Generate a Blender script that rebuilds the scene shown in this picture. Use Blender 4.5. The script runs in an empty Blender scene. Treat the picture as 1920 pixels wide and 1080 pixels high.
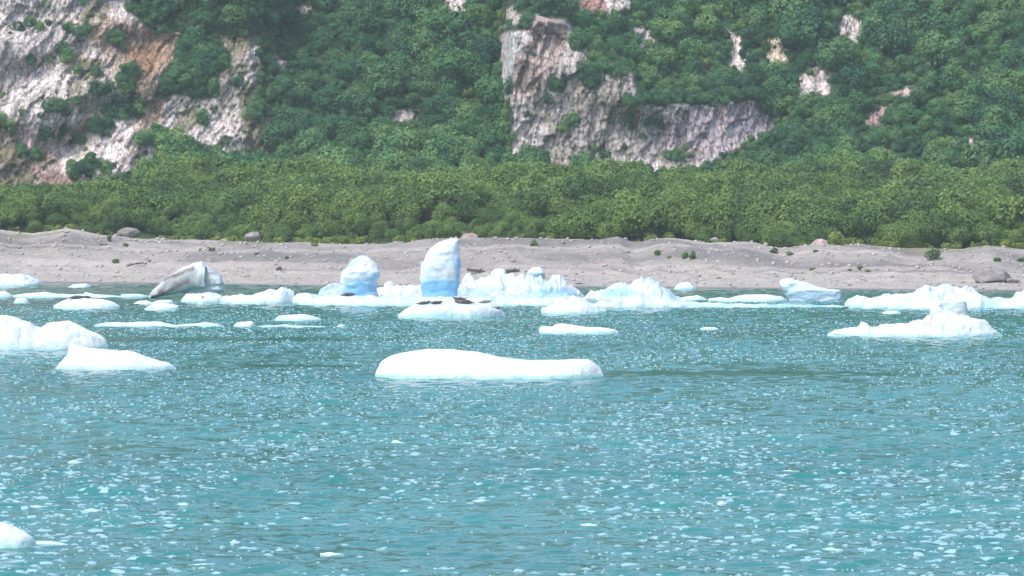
import bpy, math, random
import numpy as np
from mathutils import Vector, Euler

sc = bpy.context.scene
C = sc.collection
rad = math.radians

# ------------------------------------------------------------------ camera, world, sun, exposure
F = 7819.0          # focal length in photo pixels (1920 wide)
CAMH = 12.0         # eye height above the water
HY = 374.0          # true horizon row in the photo
cam_d = bpy.data.cameras.new('camera'); cam = bpy.data.objects.new('camera', cam_d); C.objects.link(cam)
cam_d.sensor_width = 36.0; cam_d.lens = 36.0 * F / 1920.0
cam_d.clip_start = 1.0; cam_d.clip_end = 12000.0
cam.location = (0, 0, CAMH)
cam.rotation_euler = (rad(90) - math.atan((540 - HY) / F), 0, 0)
sc.camera = cam

SUN_EL, SUN_AZ = 54.0, 220.0     # azimuth clockwise from +Y: the sun stands behind the camera, to its left
world = bpy.data.worlds.new('World'); sc.world = world; world.use_nodes = True
wn = world.node_tree.nodes; wl = world.node_tree.links
bg = wn['Background']; sky = wn.new('ShaderNodeTexSky')
sky.sky_type = 'NISHITA'; sky.sun_disc = False
sky.sun_elevation = rad(SUN_EL); sky.sun_rotation = rad(SUN_AZ)
sky.air_density = 1.0; sky.dust_density = 3.0; sky.ozone_density = 1.0
bg.inputs['Strength'].default_value = 0.15
wl.new(sky.outputs[0], bg.inputs[0])
sun_d = bpy.data.lights.new('sun', 'SUN'); sun = bpy.data.objects.new('sun', sun_d); C.objects.link(sun)
sun_d.energy = 1.5; sun_d.angle = rad(14); sun_d.color = (1.0, 0.93, 0.86)
_s = Vector((math.sin(rad(SUN_AZ)) * math.cos(rad(SUN_EL)), math.cos(rad(SUN_AZ)) * math.cos(rad(SUN_EL)), math.sin(rad(SUN_EL))))
sun.rotation_euler = _s.to_track_quat('Z', 'Y').to_euler()
sun.location = (0, -50, 200)

sc.view_settings.view_transform = 'Standard'; sc.view_settings.look = 'None'
sc.view_settings.gamma = 1.0; sc.view_settings.use_curve_mapping = False
sc.view_settings.exposure = 0.85
sc.cycles.volume_bounces = 0
sc.cycles.max_bounces = 6; sc.cycles.transparent_max_bounces = 4
sc.cycles.use_denoising = True

R = random.Random(7)
NR = np.random.RandomState(11)

# ------------------------------------------------------------------ numpy noise
def _h(ix, iy, iz, s):
    n = (ix.astype(np.int64) * 374761393 + iy.astype(np.int64) * 668265263 + iz.astype(np.int64) * 2147483647 + s * 1274126177) & 0xffffffff
    n = ((n ^ (n >> 13)) * 1274126177) & 0xffffffff
    n = ((n ^ (n >> 16)) * 2246822519) & 0xffffffff
    return ((n ^ (n >> 15)) & 0xffffff) / float(0xffffff)
def vn(x, y, z=0.0, s=0):
    x, y, z = np.broadcast_arrays(np.asarray(x, float), np.asarray(y, float), np.asarray(z, float))
    ix, iy, iz = np.floor(x), np.floor(y), np.floor(z)
    fx, fy, fz = x - ix, y - iy, z - iz
    fx = fx * fx * fx * (fx * (fx * 6 - 15) + 10); fy = fy * fy * fy * (fy * (fy * 6 - 15) + 10); fz = fz * fz * fz * (fz * (fz * 6 - 15) + 10)
    r = 0
    for a in (0, 1):
        for b in (0, 1):
            for c in (0, 1):
                w = (fx if a else 1 - fx) * (fy if b else 1 - fy) * (fz if c else 1 - fz)
                r = r + w * _h(ix + a, iy + b, iz + c, s)
    return r * 2 - 1
def fbm(x, y, z=0.0, o=4, s=0, g=0.5):
    a, t, n = 1.0, 0.0, 0.0
    for i in range(o):
        t = t + a * vn(x * 2 ** i, y * 2 ** i, np.asarray(z) * 2 ** i, s + i * 7); n += a; a *= g
    return t / n
def ridge(x, y, z=0.0, o=3, s=0):
    a, t, n = 1.0, 0.0, 0.0
    for i in range(o):
        t = t + a * (1 - 2 * np.abs(vn(x * 2 ** i, y * 2 ** i, np.asarray(z) * 2 ** i, s + i * 5))); n += a; a *= 0.55
    return t / n
def worley(x, y, s=0):
    """nearest cell distance, second distance and the cell's random value, in 2-D"""
    ix, iy = np.floor(x), np.floor(y)
    d1 = np.full(x.shape, 9.0); d2 = np.full(x.shape, 9.0); v = np.zeros(x.shape)
    for a in (-1, 0, 1):
        for b in (-1, 0, 1):
            cx, cy = ix + a, iy + b; z0 = np.zeros_like(cx)
            px, py = cx + _h(cx, cy, z0, s), cy + _h(cx, cy, z0, s + 1)
            d = np.hypot(x - px, y - py); hv = _h(cx, cy, z0, s + 2)
            n = d < d1
            d2 = np.where(n, d1, np.minimum(d2, d)); v = np.where(n, hv, v); d1 = np.where(n, d, d1)
    return d1, d2, v
def sstep(a, b, x):
    t = np.clip((x - a) / (b - a), 0, 1); return t * t * (3 - 2 * t)
def curve(pts, x):
    p = np.array(pts, float); return np.interp(x, p[:, 0], p[:, 1])

# ------------------------------------------------------------------ photo pixel <-> place
_p = math.atan((540 - HY) / F); _cp, _sp = math.cos(_p), math.sin(_p)
def proj(x, Y, z):
    dz = np.asarray(z) - CAMH; Y = np.asarray(Y)
    dep = Y * _cp - dz * _sp; up = Y * _sp + dz * _cp
    return 960 + F * np.asarray(x) / dep, 540 - F * up / dep
def zat(py, Y):
    k = (540 - py) / F
    return CAMH + Y * (k * _cp - _sp) / (_cp + k * _sp)
def xat(px, py, Y):
    z = zat(py, Y); return (px - 960) / F * (Y * _cp - (z - CAMH) * _sp)
def water_y(py):
    k = (540 - py) / F
    return -CAMH * (_cp + k * _sp) / (k * _cp - _sp)
def poly_d(px, py, poly):
    """signed distance in photo pixels to a polygon, positive inside"""
    P = np.array(poly, float); Q = np.roll(P, -1, 0)
    ins = np.zeros(np.shape(px), bool); d = np.full(np.shape(px), 1e9)
    for (ax, ay), (bx, by) in zip(P, Q):
        c = ((ay > py) != (by > py)) & (px < (bx - ax) * (py - ay) / ((by - ay) if by != ay else 1e-9) + ax)
        ins ^= c
        ex, ey = bx - ax, by - ay
        t = np.clip(((px - ax) * ex + (py - ay) * ey) / (ex * ex + ey * ey + 1e-9), 0, 1)
        d = np.minimum(d, np.hypot(px - ax - t * ex, py - ay - t * ey))
    return np.where(ins, d, -d)

# ------------------------------------------------------------------ objects
def tag(o, label=None, cat=None, group=None, kind=None):
    if label: o['label'] = label
    if cat: o['category'] = cat
    if group: o['group'] = group
    if kind: o['kind'] = kind
    return o
def empty(name, loc=(0, 0, 0), rz=0):
    o = bpy.data.objects.new(name, None); C.objects.link(o); o.location = loc; o.rotation_euler = (0, 0, rz); o.empty_display_size = 0.3
    return o
def mesh(name, V, Fc, mat, attrs=None, smooth=True):
    """V (n,3), Fc (m,k) int array"""
    V = np.ascontiguousarray(V, np.float32); Fc = np.ascontiguousarray(Fc, np.int32)
    me = bpy.data.meshes.new(name)
    me.vertices.add(len(V)); me.vertices.foreach_set('co', V.ravel())
    k = Fc.shape[1]
    me.loops.add(Fc.size); me.loops.foreach_set('vertex_index', Fc.ravel())
    me.polygons.add(len(Fc)); me.polygons.foreach_set('loop_start', np.arange(0, Fc.size, k, dtype=np.int32))
    try: me.polygons.foreach_set('loop_total', np.full(len(Fc), k, np.int32))
    except Exception: pass
    me.update(calc_edges=True); me.validate()
    if smooth: me.polygons.foreach_set('use_smooth', np.ones(len(me.polygons), bool))
    for an, (ty, arr) in (attrs or {}).items():
        a = me.attributes.new(an, ty, 'POINT')
        if ty == 'FLOAT_COLOR': a.data.foreach_set('color', np.ascontiguousarray(np.c_[arr, np.ones(len(arr))], np.float32).ravel())
        else: a.data.foreach_set('value', np.ascontiguousarray(arr, np.float32))
    if mat: me.materials.append(mat)
    return me
def obj(name, me, parent=None, loc=(0, 0, 0)):
    o = bpy.data.objects.new(name, me); C.objects.link(o); o.location = loc
    if parent: o.parent = parent
    return o
def grid_faces(nr, nc):
    i = np.arange(nr - 1)[:, None] * nc + np.arange(nc - 1)[None, :]
    return np.stack([i, i + 1, i + nc + 1, i + nc], -1).reshape(-1, 4)

# ------------------------------------------------------------------ materials
def mat(name):
    m = bpy.data.materials.new(name); m.use_nodes = True
    return m, m.node_tree.nodes, m.node_tree.links, m.node_tree.nodes['Principled BSDF']
def noise(N, L, scale, detail=3, rough=0.55, vec=None, dim='3D'):
    n = N.new('ShaderNodeTexNoise'); n.noise_dimensions = dim
    n.inputs['Scale'].default_value = scale; n.inputs['Detail'].default_value = detail; n.inputs['Roughness'].default_value = rough
    if vec: L.new(vec, n.inputs['Vector'])
    return n.outputs['Fac']
def ramp(N, L, fac, stops):
    r = N.new('ShaderNodeValToRGB'); e = r.color_ramp.elements
    while len(e) < len(stops): e.new(0.5)
    for el, (p, c) in zip(e, stops): el.position = p; el.color = (*c, 1) if len(c) == 3 else c
    L.new(fac, r.inputs[0]); return r.outputs[0]
def mixc(N, L, fac, a, b, mode='MIX'):
    m = N.new('ShaderNodeMix'); m.data_type = 'RGBA'; m.blend_type = mode
    for s, v in ((0, fac), (6, a), (7, b)):
        if isinstance(v, (int, float)): m.inputs[s].default_value = v
        elif isinstance(v, tuple): m.inputs[s].default_value = (*v, 1)
        else: L.new(v, m.inputs[s])
    return m.outputs[2]
def maprange(N, L, v, a, b, c=0.0, d=1.0):
    m = N.new('ShaderNodeMapRange'); L.new(v, m.inputs[0])
    for i, q in enumerate((a, b, c, d)): m.inputs[i + 1].default_value = q
    return m.outputs[0]
def attr(N, name):
    a = N.new('ShaderNodeAttribute'); a.attribute_name = name; return a
def pos(N): return N.new('ShaderNodeNewGeometry').outputs['Position']
def scaled(N, L, vec, s, r=(0, 0, 0)):
    m = N.new('ShaderNodeMapping'); L.new(vec, m.inputs[0]); m.inputs['Scale'].default_value = s; m.inputs['Rotation'].default_value = r
    return m.outputs[0]
def bump(N, L, h, strength, dist, bsdf, normal=None):
    b = N.new('ShaderNodeBump'); b.inputs['Strength'].default_value = strength; b.inputs['Distance'].default_value = dist
    L.new(h, b.inputs['Height'])
    if normal: L.new(normal, b.inputs['Normal'])
    if bsdf: L.new(b.outputs[0], bsdf.inputs['Normal'])
    return b.outputs[0]

def ground_mat(name, fine, amt, rough=0.95, bs=0.5):
    m, N, L, B = mat(name)
    a = attr(N, 'col'); p = pos(N)
    n1 = noise(N, L, fine, 4, 0.65, p)
    f = maprange(N, L, n1, 0.3, 0.7, 1 - amt, 1 + amt)
    c = mixc(N, L, 1.0, a.outputs['Color'], f, 'MULTIPLY')
    L.new(c, B.inputs['Base Color']); B.inputs['Roughness'].default_value = rough; B.inputs['Specular IOR Level'].default_value = 0.2
    bump(N, L, n1, bs, 0.15, B)
    return m
M_gravel = ground_mat('gravel', 2.2, 0.22)
M_soil = ground_mat('undergrowth_soil', 1.0, 0.3)
M_rock = None
def rock_mat():
    m, N, L, B = mat('pale_rock')
    a = attr(N, 'col'); p = pos(N)
    wv = N.new('ShaderNodeVectorMath'); wv.operation = 'MULTIPLY_ADD'
    wn_ = N.new('ShaderNodeTexNoise'); wn_.inputs['Scale'].default_value = 0.8; wn_.inputs['Detail'].default_value = 4; L.new(p, wn_.inputs['Vector'])
    L.new(wn_.outputs['Color'], wv.inputs[0]); wv.inputs[1].default_value = (0.9, 0.9, 1.2); L.new(p, wv.inputs[2])
    v = scaled(N, L, wv.outputs[0], (1.0, 0.45, 0.36), (0, rad(12), 0))
    def vor(sc, feat):
        q = N.new('ShaderNodeTexVoronoi'); q.feature = feat; q.inputs['Scale'].default_value = sc; L.new(v, q.inputs['Vector']); return q
    e1 = maprange(N, L, vor(0.9, 'DISTANCE_TO_EDGE').outputs['Distance'], 0.0, 0.10, 0.42, 1.0)
    e2 = maprange(N, L, vor(2.3, 'DISTANCE_TO_EDGE').outputs['Distance'], 0.0, 0.12, 0.62, 1.0)
    sep = N.new('ShaderNodeSeparateColor'); L.new(vor(2.3, 'F1').outputs['Color'], sep.inputs[0])
    cell = maprange(N, L, sep.outputs[0], 0, 1, 0.80, 1.22)
    n1 = noise(N, L, 3.0, 5, 0.75, p); n2 = noise(N, L, 0.35, 3, 0.6, p)
    c = mixc(N, L, 1.0, a.outputs['Color'], e1, 'MULTIPLY'); c = mixc(N, L, 1.0, c, e2, 'MULTIPLY'); c = mixc(N, L, 1.0, c, cell, 'MULTIPLY')
    c = mixc(N, L, 1.0, c, maprange(N, L, n1, 0.3, 0.7, 0.82, 1.18), 'MULTIPLY')
    c = mixc(N, L, 1.0, c, maprange(N, L, n2, 0.35, 0.65, 0.88, 1.14), 'MULTIPLY')
    L.new(c, B.inputs['Base Color']); B.inputs['Roughness'].default_value = 0.9; B.inputs['Specular IOR Level'].default_value = 0.25
    bump(N, L, e2, 0.5, 0.15, B)
    return m
M_rock = rock_mat()

def leaf_mat(name, dark, mid, light, hue2, patch=0.035):
    """colour varies over the slope (world position), from shrub to shrub and from leaf to leaf"""
    m, N, L, B = mat(name)
    p = pos(N)
    big = noise(N, L, patch, 2, 0.5, p); med = noise(N, L, 0.22, 2, 0.5, p); fine = noise(N, L, 1.9, 2, 0.6, p)
    oi = N.new('ShaderNodeObjectInfo').outputs['Random']
    av = N.new('ShaderNodeMath'); av.operation = 'MULTIPLY_ADD'; L.new(oi, av.inputs[0]); av.inputs[1].default_value = 0.42; L.new(med, av.inputs[2])
    c = ramp(N, L, av.outputs[0], [(0.48, dark), (0.70, mid), (0.94, light)])
    c = mixc(N, L, maprange(N, L, big, 0.42, 0.62, 0, 0.6), c, hue2, 'MIX') if hue2 else c
    f = maprange(N, L, fine, 0.3, 0.7, 0.78, 1.25)
    c = mixc(N, L, 1.0, c, f, 'MULTIPLY')
    L.new(c, B.inputs['Base Color']); B.inputs['Roughness'].default_value = 0.7; B.inputs['Specular IOR Level'].default_value = 0.25
    tr = N.new('ShaderNodeBsdfTranslucent'); L.new(c, tr.inputs[0])
    mx = N.new('ShaderNodeMixShader'); mx.inputs[0].default_value = 0.38
    L.new(B.outputs[0], mx.inputs[1]); L.new(tr.outputs[0], mx.inputs[2])
    L.new(mx.outputs[0], N['Material Output'].inputs[0])
    return m
M_alder = leaf_mat('alder_leaves', (0.060, 0.130, 0.048), (0.122, 0.228, 0.066), (0.205, 0.315, 0.088), (0.165, 0.262, 0.064))
M_hill = leaf_mat('hill_tree_leaves', (0.034, 0.115, 0.068), (0.092, 0.240, 0.095), (0.200, 0.350, 0.120), (0.070, 0.185, 0.100))
M_yellow = leaf_mat('yellow_green_leaves', (0.14, 0.20, 0.05), (0.20, 0.27, 0.07), (0.26, 0.33, 0.085), None)
M_bark, _N, _L, _B = mat('bark'); _B.inputs['Base Color'].default_value = (0.12, 0.10, 0.08, 1); _B.inputs['Roughness'].default_value = 0.9
_c = ramp(_N, _L, noise(_N, _L, 6, 3, 0.6, pos(_N)), [(0.3, (0.08, 0.065, 0.05)), (0.7, (0.17, 0.15, 0.13))]); _L.new(_c, _B.inputs['Base Color'])

def ice_mat():
    m, N, L, B = mat('glacier_ice')
    bl = attr(N, 'blue').outputs['Fac']; di = attr(N, 'dirt').outputs['Fac']; mi = attr(N, 'mint').outputs['Fac']; p = pos(N)
    n = noise(N, L, 1.3, 4, 0.6, p)
    c = ramp(N, L, n, [(0.32, (0.52, 0.63, 0.68)), (0.5, (0.64, 0.70, 0.73)), (0.66, (0.70, 0.74, 0.76))])
    c = mixc(N, L, bl, c, (0.20, 0.46, 0.70))
    c = mixc(N, L, mi, c, (0.26, 0.55, 0.53))
    dn = noise(N, L, 3.0, 4, 0.7, p)
    c = mixc(N, L, di, c, ramp(N, L, dn, [(0.3, (0.085, 0.07, 0.072)), (0.65, (0.27, 0.235, 0.24))]))
    L.new(c, B.inputs['Base Color']); B.inputs['Roughness'].default_value = 0.45; B.inputs['Specular IOR Level'].default_value = 0.3
    B.inputs['Subsurface Weight'].default_value = 0.25; B.inputs['Subsurface Radius'].default_value = (0.15, 0.3, 0.4)
    bump(N, L, noise(N, L, 2.2, 5, 0.62, p), 0.6, 0.22, B)
    return m
M_ice = ice_mat()

def water_mat():
    m, N, L, B = mat('glacial_water')
    p = pos(N)
    big = noise(N, L, 1.0, 3, 0.5, scaled(N, L, p, (0.012, 0.03, 1)))
    c = ramp(N, L, big, [(0.35, (0.022, 0.160, 0.152)), (0.65, (0.036, 0.205, 0.192))])
    L.new(c, B.inputs['Base Color'])
    B.inputs['Roughness'].default_value = 0.07; B.inputs['IOR'].default_value = 1.33
    w2 = noise(N, L, 1.0, 2, 0.5, scaled(N, L, p, (5.0, 3.2, 1), (0, 0, 0.2)))
    calm = attr(N, 'calm').outputs['Fac']
    b2 = N.new('ShaderNodeBump'); b2.inputs['Distance'].default_value = 0.05; L.new(w2, b2.inputs['Height']); L.new(calm, b2.inputs['Strength'])
    L.new(b2.outputs[0], B.inputs['Normal'])
    return m
M_water = water_mat()

def plain(name, a, b, scale, rough=0.8):
    m, N, L, B = mat(name)
    L.new(ramp(N, L, noise(N, L, scale, 4, 0.6, pos(N)), [(0.3, a), (0.7, b)]), B.inputs['Base Color']); B.inputs['Roughness'].default_value = rough
    bump(N, L, noise(N, L, scale * 2, 3, 0.6, pos(N)), 0.4, 0.05, B)
    return m
M_stone = plain('beach_stone', (0.24, 0.23, 0.23), (0.50, 0.46, 0.44), 0.9)
M_boulder = plain('grey_boulder', (0.15, 0.145, 0.145), (0.30, 0.285, 0.28), 1.2)
M_pinkb = plain('pink_boulder', (0.32, 0.24, 0.22), (0.48, 0.38, 0.36), 1.2)
M_darkb = plain('dark_boulder', (0.09, 0.09, 0.09), (0.16, 0.15, 0.15), 1.5)
M_drift = plain('driftwood', (0.07, 0.06, 0.05), (0.16, 0.14, 0.12), 3)
M_seal = plain('wet_seal_fur', (0.035, 0.035, 0.03), (0.09, 0.085, 0.075), 4, 0.5)
M_sealg = plain('dry_grey_seal_fur', (0.15, 0.13, 0.115), (0.27, 0.24, 0.22), 4, 0.7)

# ------------------------------------------------------------------ water
def calmness(X, Y):
    """1 in wind-rippled water, small in the slicks and in the sheltered lead along the shore"""
    shore = sstep(478, 506, Y + 3 * fbm(X * .03, Y * .03, s=8))
    lane = sstep(9, 2, np.abs(Y - (water_y(636) + 4 * fbm(X * 0.02, 0 * X, s=3)))) * sstep(-40, -34, X) * (1 - sstep(-18, -2, X))
    lane2 = sstep(6, 1, np.abs(Y - (water_y(701) + 2 * fbm(X * 0.03, 0 * X, s=5)))) * sstep(2, 8, X) * (1 - sstep(18, 34, X))
    lane3 = sstep(5, 1, np.abs(Y - (water_y(687) + 1 * fbm(X * 0.03, 0 * X, s=6)))) * sstep(-26, -22, X) * (1 - sstep(-14, -8, X))
    gust = 0.80 + 0.35 * fbm(X * 0.05, Y * 0.035, o=3, s=9)
    return np.clip(gust, .3, 1.15) * (1 - 0.30 * shore) * (1 - 0.5 * lane) * (1 - 0.6 * lane2) * (1 - 0.5 * lane3)
def wave(X, Y, K):
    """wind chop: many short crossing waves, finer near the beach than a step apart would show"""
    rg = np.random.RandomState(4); Z = np.zeros(X.shape)
    n = 44
    for i in range(n):
        lam = 0.55 * (3.6 / 0.55) ** ((i + .5) / n); k = 2 * math.pi / lam
        th = rg.normal() * 0.62 + 0.15; ph = rg.rand() * 6.283
        a = 0.0058 * lam ** 1.0
        arg = k * (X * math.sin(th) + Y * math.cos(th)) + ph + 1.5 * np.sin(0.06 * X + 0.05 * Y + i)
        Z += a * np.sin(arg)
    # sharper crests than troughs, in passing groups
    Z = Z * K
    return Z + 0.9 * Z * np.abs(Z) * 4 * 0.5
def build_water():
    ys = [118.0]
    while ys[-1] < 600: ys.append(ys[-1] + 0.16 + 0.0009 * (ys[-1] - 118))
    ys = np.array(ys); t = np.linspace(-1, 1, 520)
    Y = np.broadcast_to(ys[:, None], (len(ys), len(t))); X = t[None] * (ys[:, None] * 0.150 + 13)
    X = X.copy(); K = calmness(X, Y)
    fade = sstep(1.0, 0.97, np.abs(t))[None] * sstep(118, 121, Y) * sstep(600, 590, Y)
    Z = wave(X, Y, K) * fade
    V = np.c_[X.ravel(), Y.ravel(), Z.ravel()]
    me = mesh('water', V, grid_faces(*X.shape), M_water, {'calm': ('FLOAT', K.ravel())})
    tag(obj('water', me), kind='structure')
    # the bay around the rippled stretch, butted to its edge
    e0, e1 = 118 * .15 + 13, ys[-1] * .15 + 13; y0, y1 = 118.0, ys[-1]
    V = np.array([(-6000, -6000, 0), (6000, -6000, 0), (6000, y0, 0), (e0, y0, 0), (-e0, y0, 0), (-6000, y0, 0), (6000, y1, 0), (e1, y1, 0), (-e1, y1, 0), (-6000, y1, 0), (6000, 1200, 0), (-6000, 1200, 0)], float)
    Fq = [(0, 1, 2, 5), (3, 2, 6, 7), (5, 4, 8, 9), (9, 6, 10, 11)]
    me = mesh('water', V, np.array(Fq), M_water, {'calm': ('FLOAT', np.ones(len(V)))}, smooth=False)
    tag(obj('water', me), kind='structure')
build_water()

# ------------------------------------------------------------------ gravel beach
SHORE = [(-900, 529), (0, 529), (300, 532), (600, 536), (960, 538), (1200, 539), (1400, 541), (1700, 544), (1920, 546), (2900, 546)]
CREST = [(-900, 434), (-60, 428), (0, 430), (60, 438), (95, 434), (125, 427), (160, 434), (190, 440), (250, 447), (400, 451), (500, 455), (620, 457), (760, 458),
         (800, 450), (870, 447), (960, 447), (1120, 450), (1140, 447), (1160, 444), (1180, 452), (1200, 454), (1225, 448), (1250, 446), (1290, 449), (1330, 455),
         (1390, 453), (1420, 456), (1450, 465), (1480, 465), (1530, 457), (1580, 459), (1620, 458), (1670, 464), (1700, 466), (1760, 466), (1800, 466), (1850, 460),
         (1880, 462), (1910, 467), (1960, 466), (2900, 462)]
def Yshore(x):
    y = 580.0 + 0 * x
    for _ in range(3): y = water_y(curve(SHORE, 960 + F * x / y))
    return y
def crest(x):
    Yc = Yshore(x) + 40.0
    return Yc, zat(curve(CREST, 960 + F * x / Yc), Yc)
def build_beach():
    xs = np.r_[-900, -500, -250, np.arange(-112, 112.1, 0.4), 250, 500, 900]
    ts = np.r_[np.linspace(-14, 0, 12), np.arange(0.35, 40, 0.35), np.linspace(40, 46, 12)]
    X = np.broadcast_to(xs, (len(ts), len(xs))).copy(); T = np.broadcast_to(ts[:, None], X.shape)
    Ys = Yshore(X); Yc, zc = crest(X); Y = Ys + T
    px = 960 + F * X / Y
    prof = np.interp(T, [-14, 0, 10, 19, 21, 25, 31, 36, 40, 46], [-0.55, 0, 0.17, 0.30, 0.34, 0.50, 0.74, 0.90, 1.0, 0.72])
    left = 1 - sstep(-55, 5, X)
    prof2 = np.interp(T, [-14, 0, 14, 19.5, 21, 26, 30, 33, 40, 46], [-0.5, 0, 0.24, 0.30, 0.42, 0.66, 0.72, 0.80, 1.0, 0.72])
    prof = prof * (1 - left) + prof2 * left
    Z = prof * zc
    env = sstep(-1, 16, T) * (1 - sstep(36, 40, T) * 0.8)
    Z = Z + env * (0.75 * fbm(X * 0.07, T * 0.09, o=3, s=31) + 0.42 * ridge(X * 0.16 + 0.5 * fbm(X * .05, T * .1, s=2), T * 0.10, o=2, s=34) + 0.10 * fbm(X * 0.6, T * 0.6, o=3, s=36))
    Z = Z + sstep(-0.5, 3, T) * 0.05 * fbm(X * 1.1, T * 1.1, o=2, s=40)
    a = np.array([0.325, 0.310, 0.292]); b = np.array([0.180, 0.175, 0.174]); w = np.array([0.155, 0.155, 0.16])
    n = sstep(-0.35, 0.35, fbm(X * 0.07, T * 0.13, o=4, s=50))[..., None]
    light = sstep(20, 17, T)[..., None]
    n = np.clip(0.32 + 0.75 * n, 0, 1) * (1 - light); col = a * (1 - n) + b * n
    col = col * (1 + 0.13 * fbm(X * 0.5, T * 0.8, o=4, s=52))[..., None] * (1 + 0.10 * vn(X * 2.4, T * 2.4, s=53))[..., None]
    bd = T + 2.2 * fbm(X * 0.03, T * 0.1, o=3, s=57); band = (0.5 * sstep(0.35, 0.75, vn(bd * 0.55, 0 * bd, s=58)) * sstep(2, 6, T))[..., None]
    col = col * (1 - band) + np.array([0.40, 0.37, 0.355]) * band
    wet = sstep(0.22, 0.02, Z)[..., None]
    col = col * (1 - wet) + w * wet
    moss = (sstep(0.30, 0.52, fbm(X * 0.10, T * 0.16, o=3, s=55)) * sstep(33, 38, T))[..., None]
    col = col * (1 - 0.7 * moss) + np.array([0.15, 0.16, 0.07]) * 0.7 * moss
    me = mesh('gravel_beach', np.c_[X.ravel(), Y.ravel(), Z.ravel()], grid_faces(*X.shape), M_gravel, {'col': ('FLOAT_COLOR', col.reshape(-1, 3))})
    tag(obj('gravel_beach', me), kind='structure')
    return X, Y, Z
BX, BY, BZ = build_beach()
BPX, BPY = proj(BX, BY, BZ)
def beach_at(px, py):
    """the place on the beach seen at that photo pixel"""
    d = np.hypot(BPX - px, BPY - py); i = np.unravel_index(np.argmin(d), d.shape)
    return float(BX[i]), float(BY[i]), float(BZ[i])

# ------------------------------------------------------------------ terrace, mountainside and cliffs: one sheet
P_CENTRE = [(940, 64), (985, 66), (1008, 40), (1060, 50), (1092, 100), (1092, 126), (1130, 132), (1178, 142), (1185, 172), (1200, 196), (1250, 200), (1330, 196),
            (1385, 188), (1412, 190), (1452, 228), (1448, 250), (1400, 268), (1350, 300), (1325, 318), (1240, 323), (1150, 314), (1050, 320), (985, 312), (958, 300), (960, 200), (935, 175)]
P_LEFT = [(-120, -60), (300, -60), (262, 30), (300, 60), (352, 70), (345, 100), (320, 140), (300, 190), (345, 178), (400, 190), (412, 130), (425, 72), (498, 74), (490, 120),
          (482, 190), (518, 240), (505, 280), (420, 295), (330, 270), (250, 325), (180, 345), (100, 356), (-120, 362)]
P_SMALL = [[(1070, -30), (1178, -30), (1180, 20), (1140, 28), (1085, 30)], [(838, -10), (868, -10), (866, 28), (846, 26)], [(1418, 76), (1468, 74), (1466, 136), (1444, 140)],
           [(1570, 38), (1582, 30), (1618, 48), (1612, 84), (1574, 78)], [(1360, 60), (1388, 66), (1394, 160), (1370, 110)], [(1490, 145), (1560, 140), (1552, 172), (1494, 178)],
           [(1530, 105), (1545, 110), (1548, 140), (1532, 135)], [(738, 204), (800, 212), (770, 232), (736, 226)], [(1632, 205), (1662, 204), (1650, 232), (1630, 236)],
           [(1676, 172), (1710, 170), (1704, 188), (1680, 188)], [(1806, 258), (1832, 258), (1828, 268), (1808, 268)], [(945, 26), (972, 24), (978, 48), (952, 50)],
           [(1180, 58), (1220, 62), (1222, 84), (1196, 84)], [(1135, 132), (1185, 140), (1180, 165), (1140, 160)], [(560, 10), (582, 12), (576, 26), (562, 24)], [(520, 110), (540, 112), (536, 134), (524, 132)]]
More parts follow.
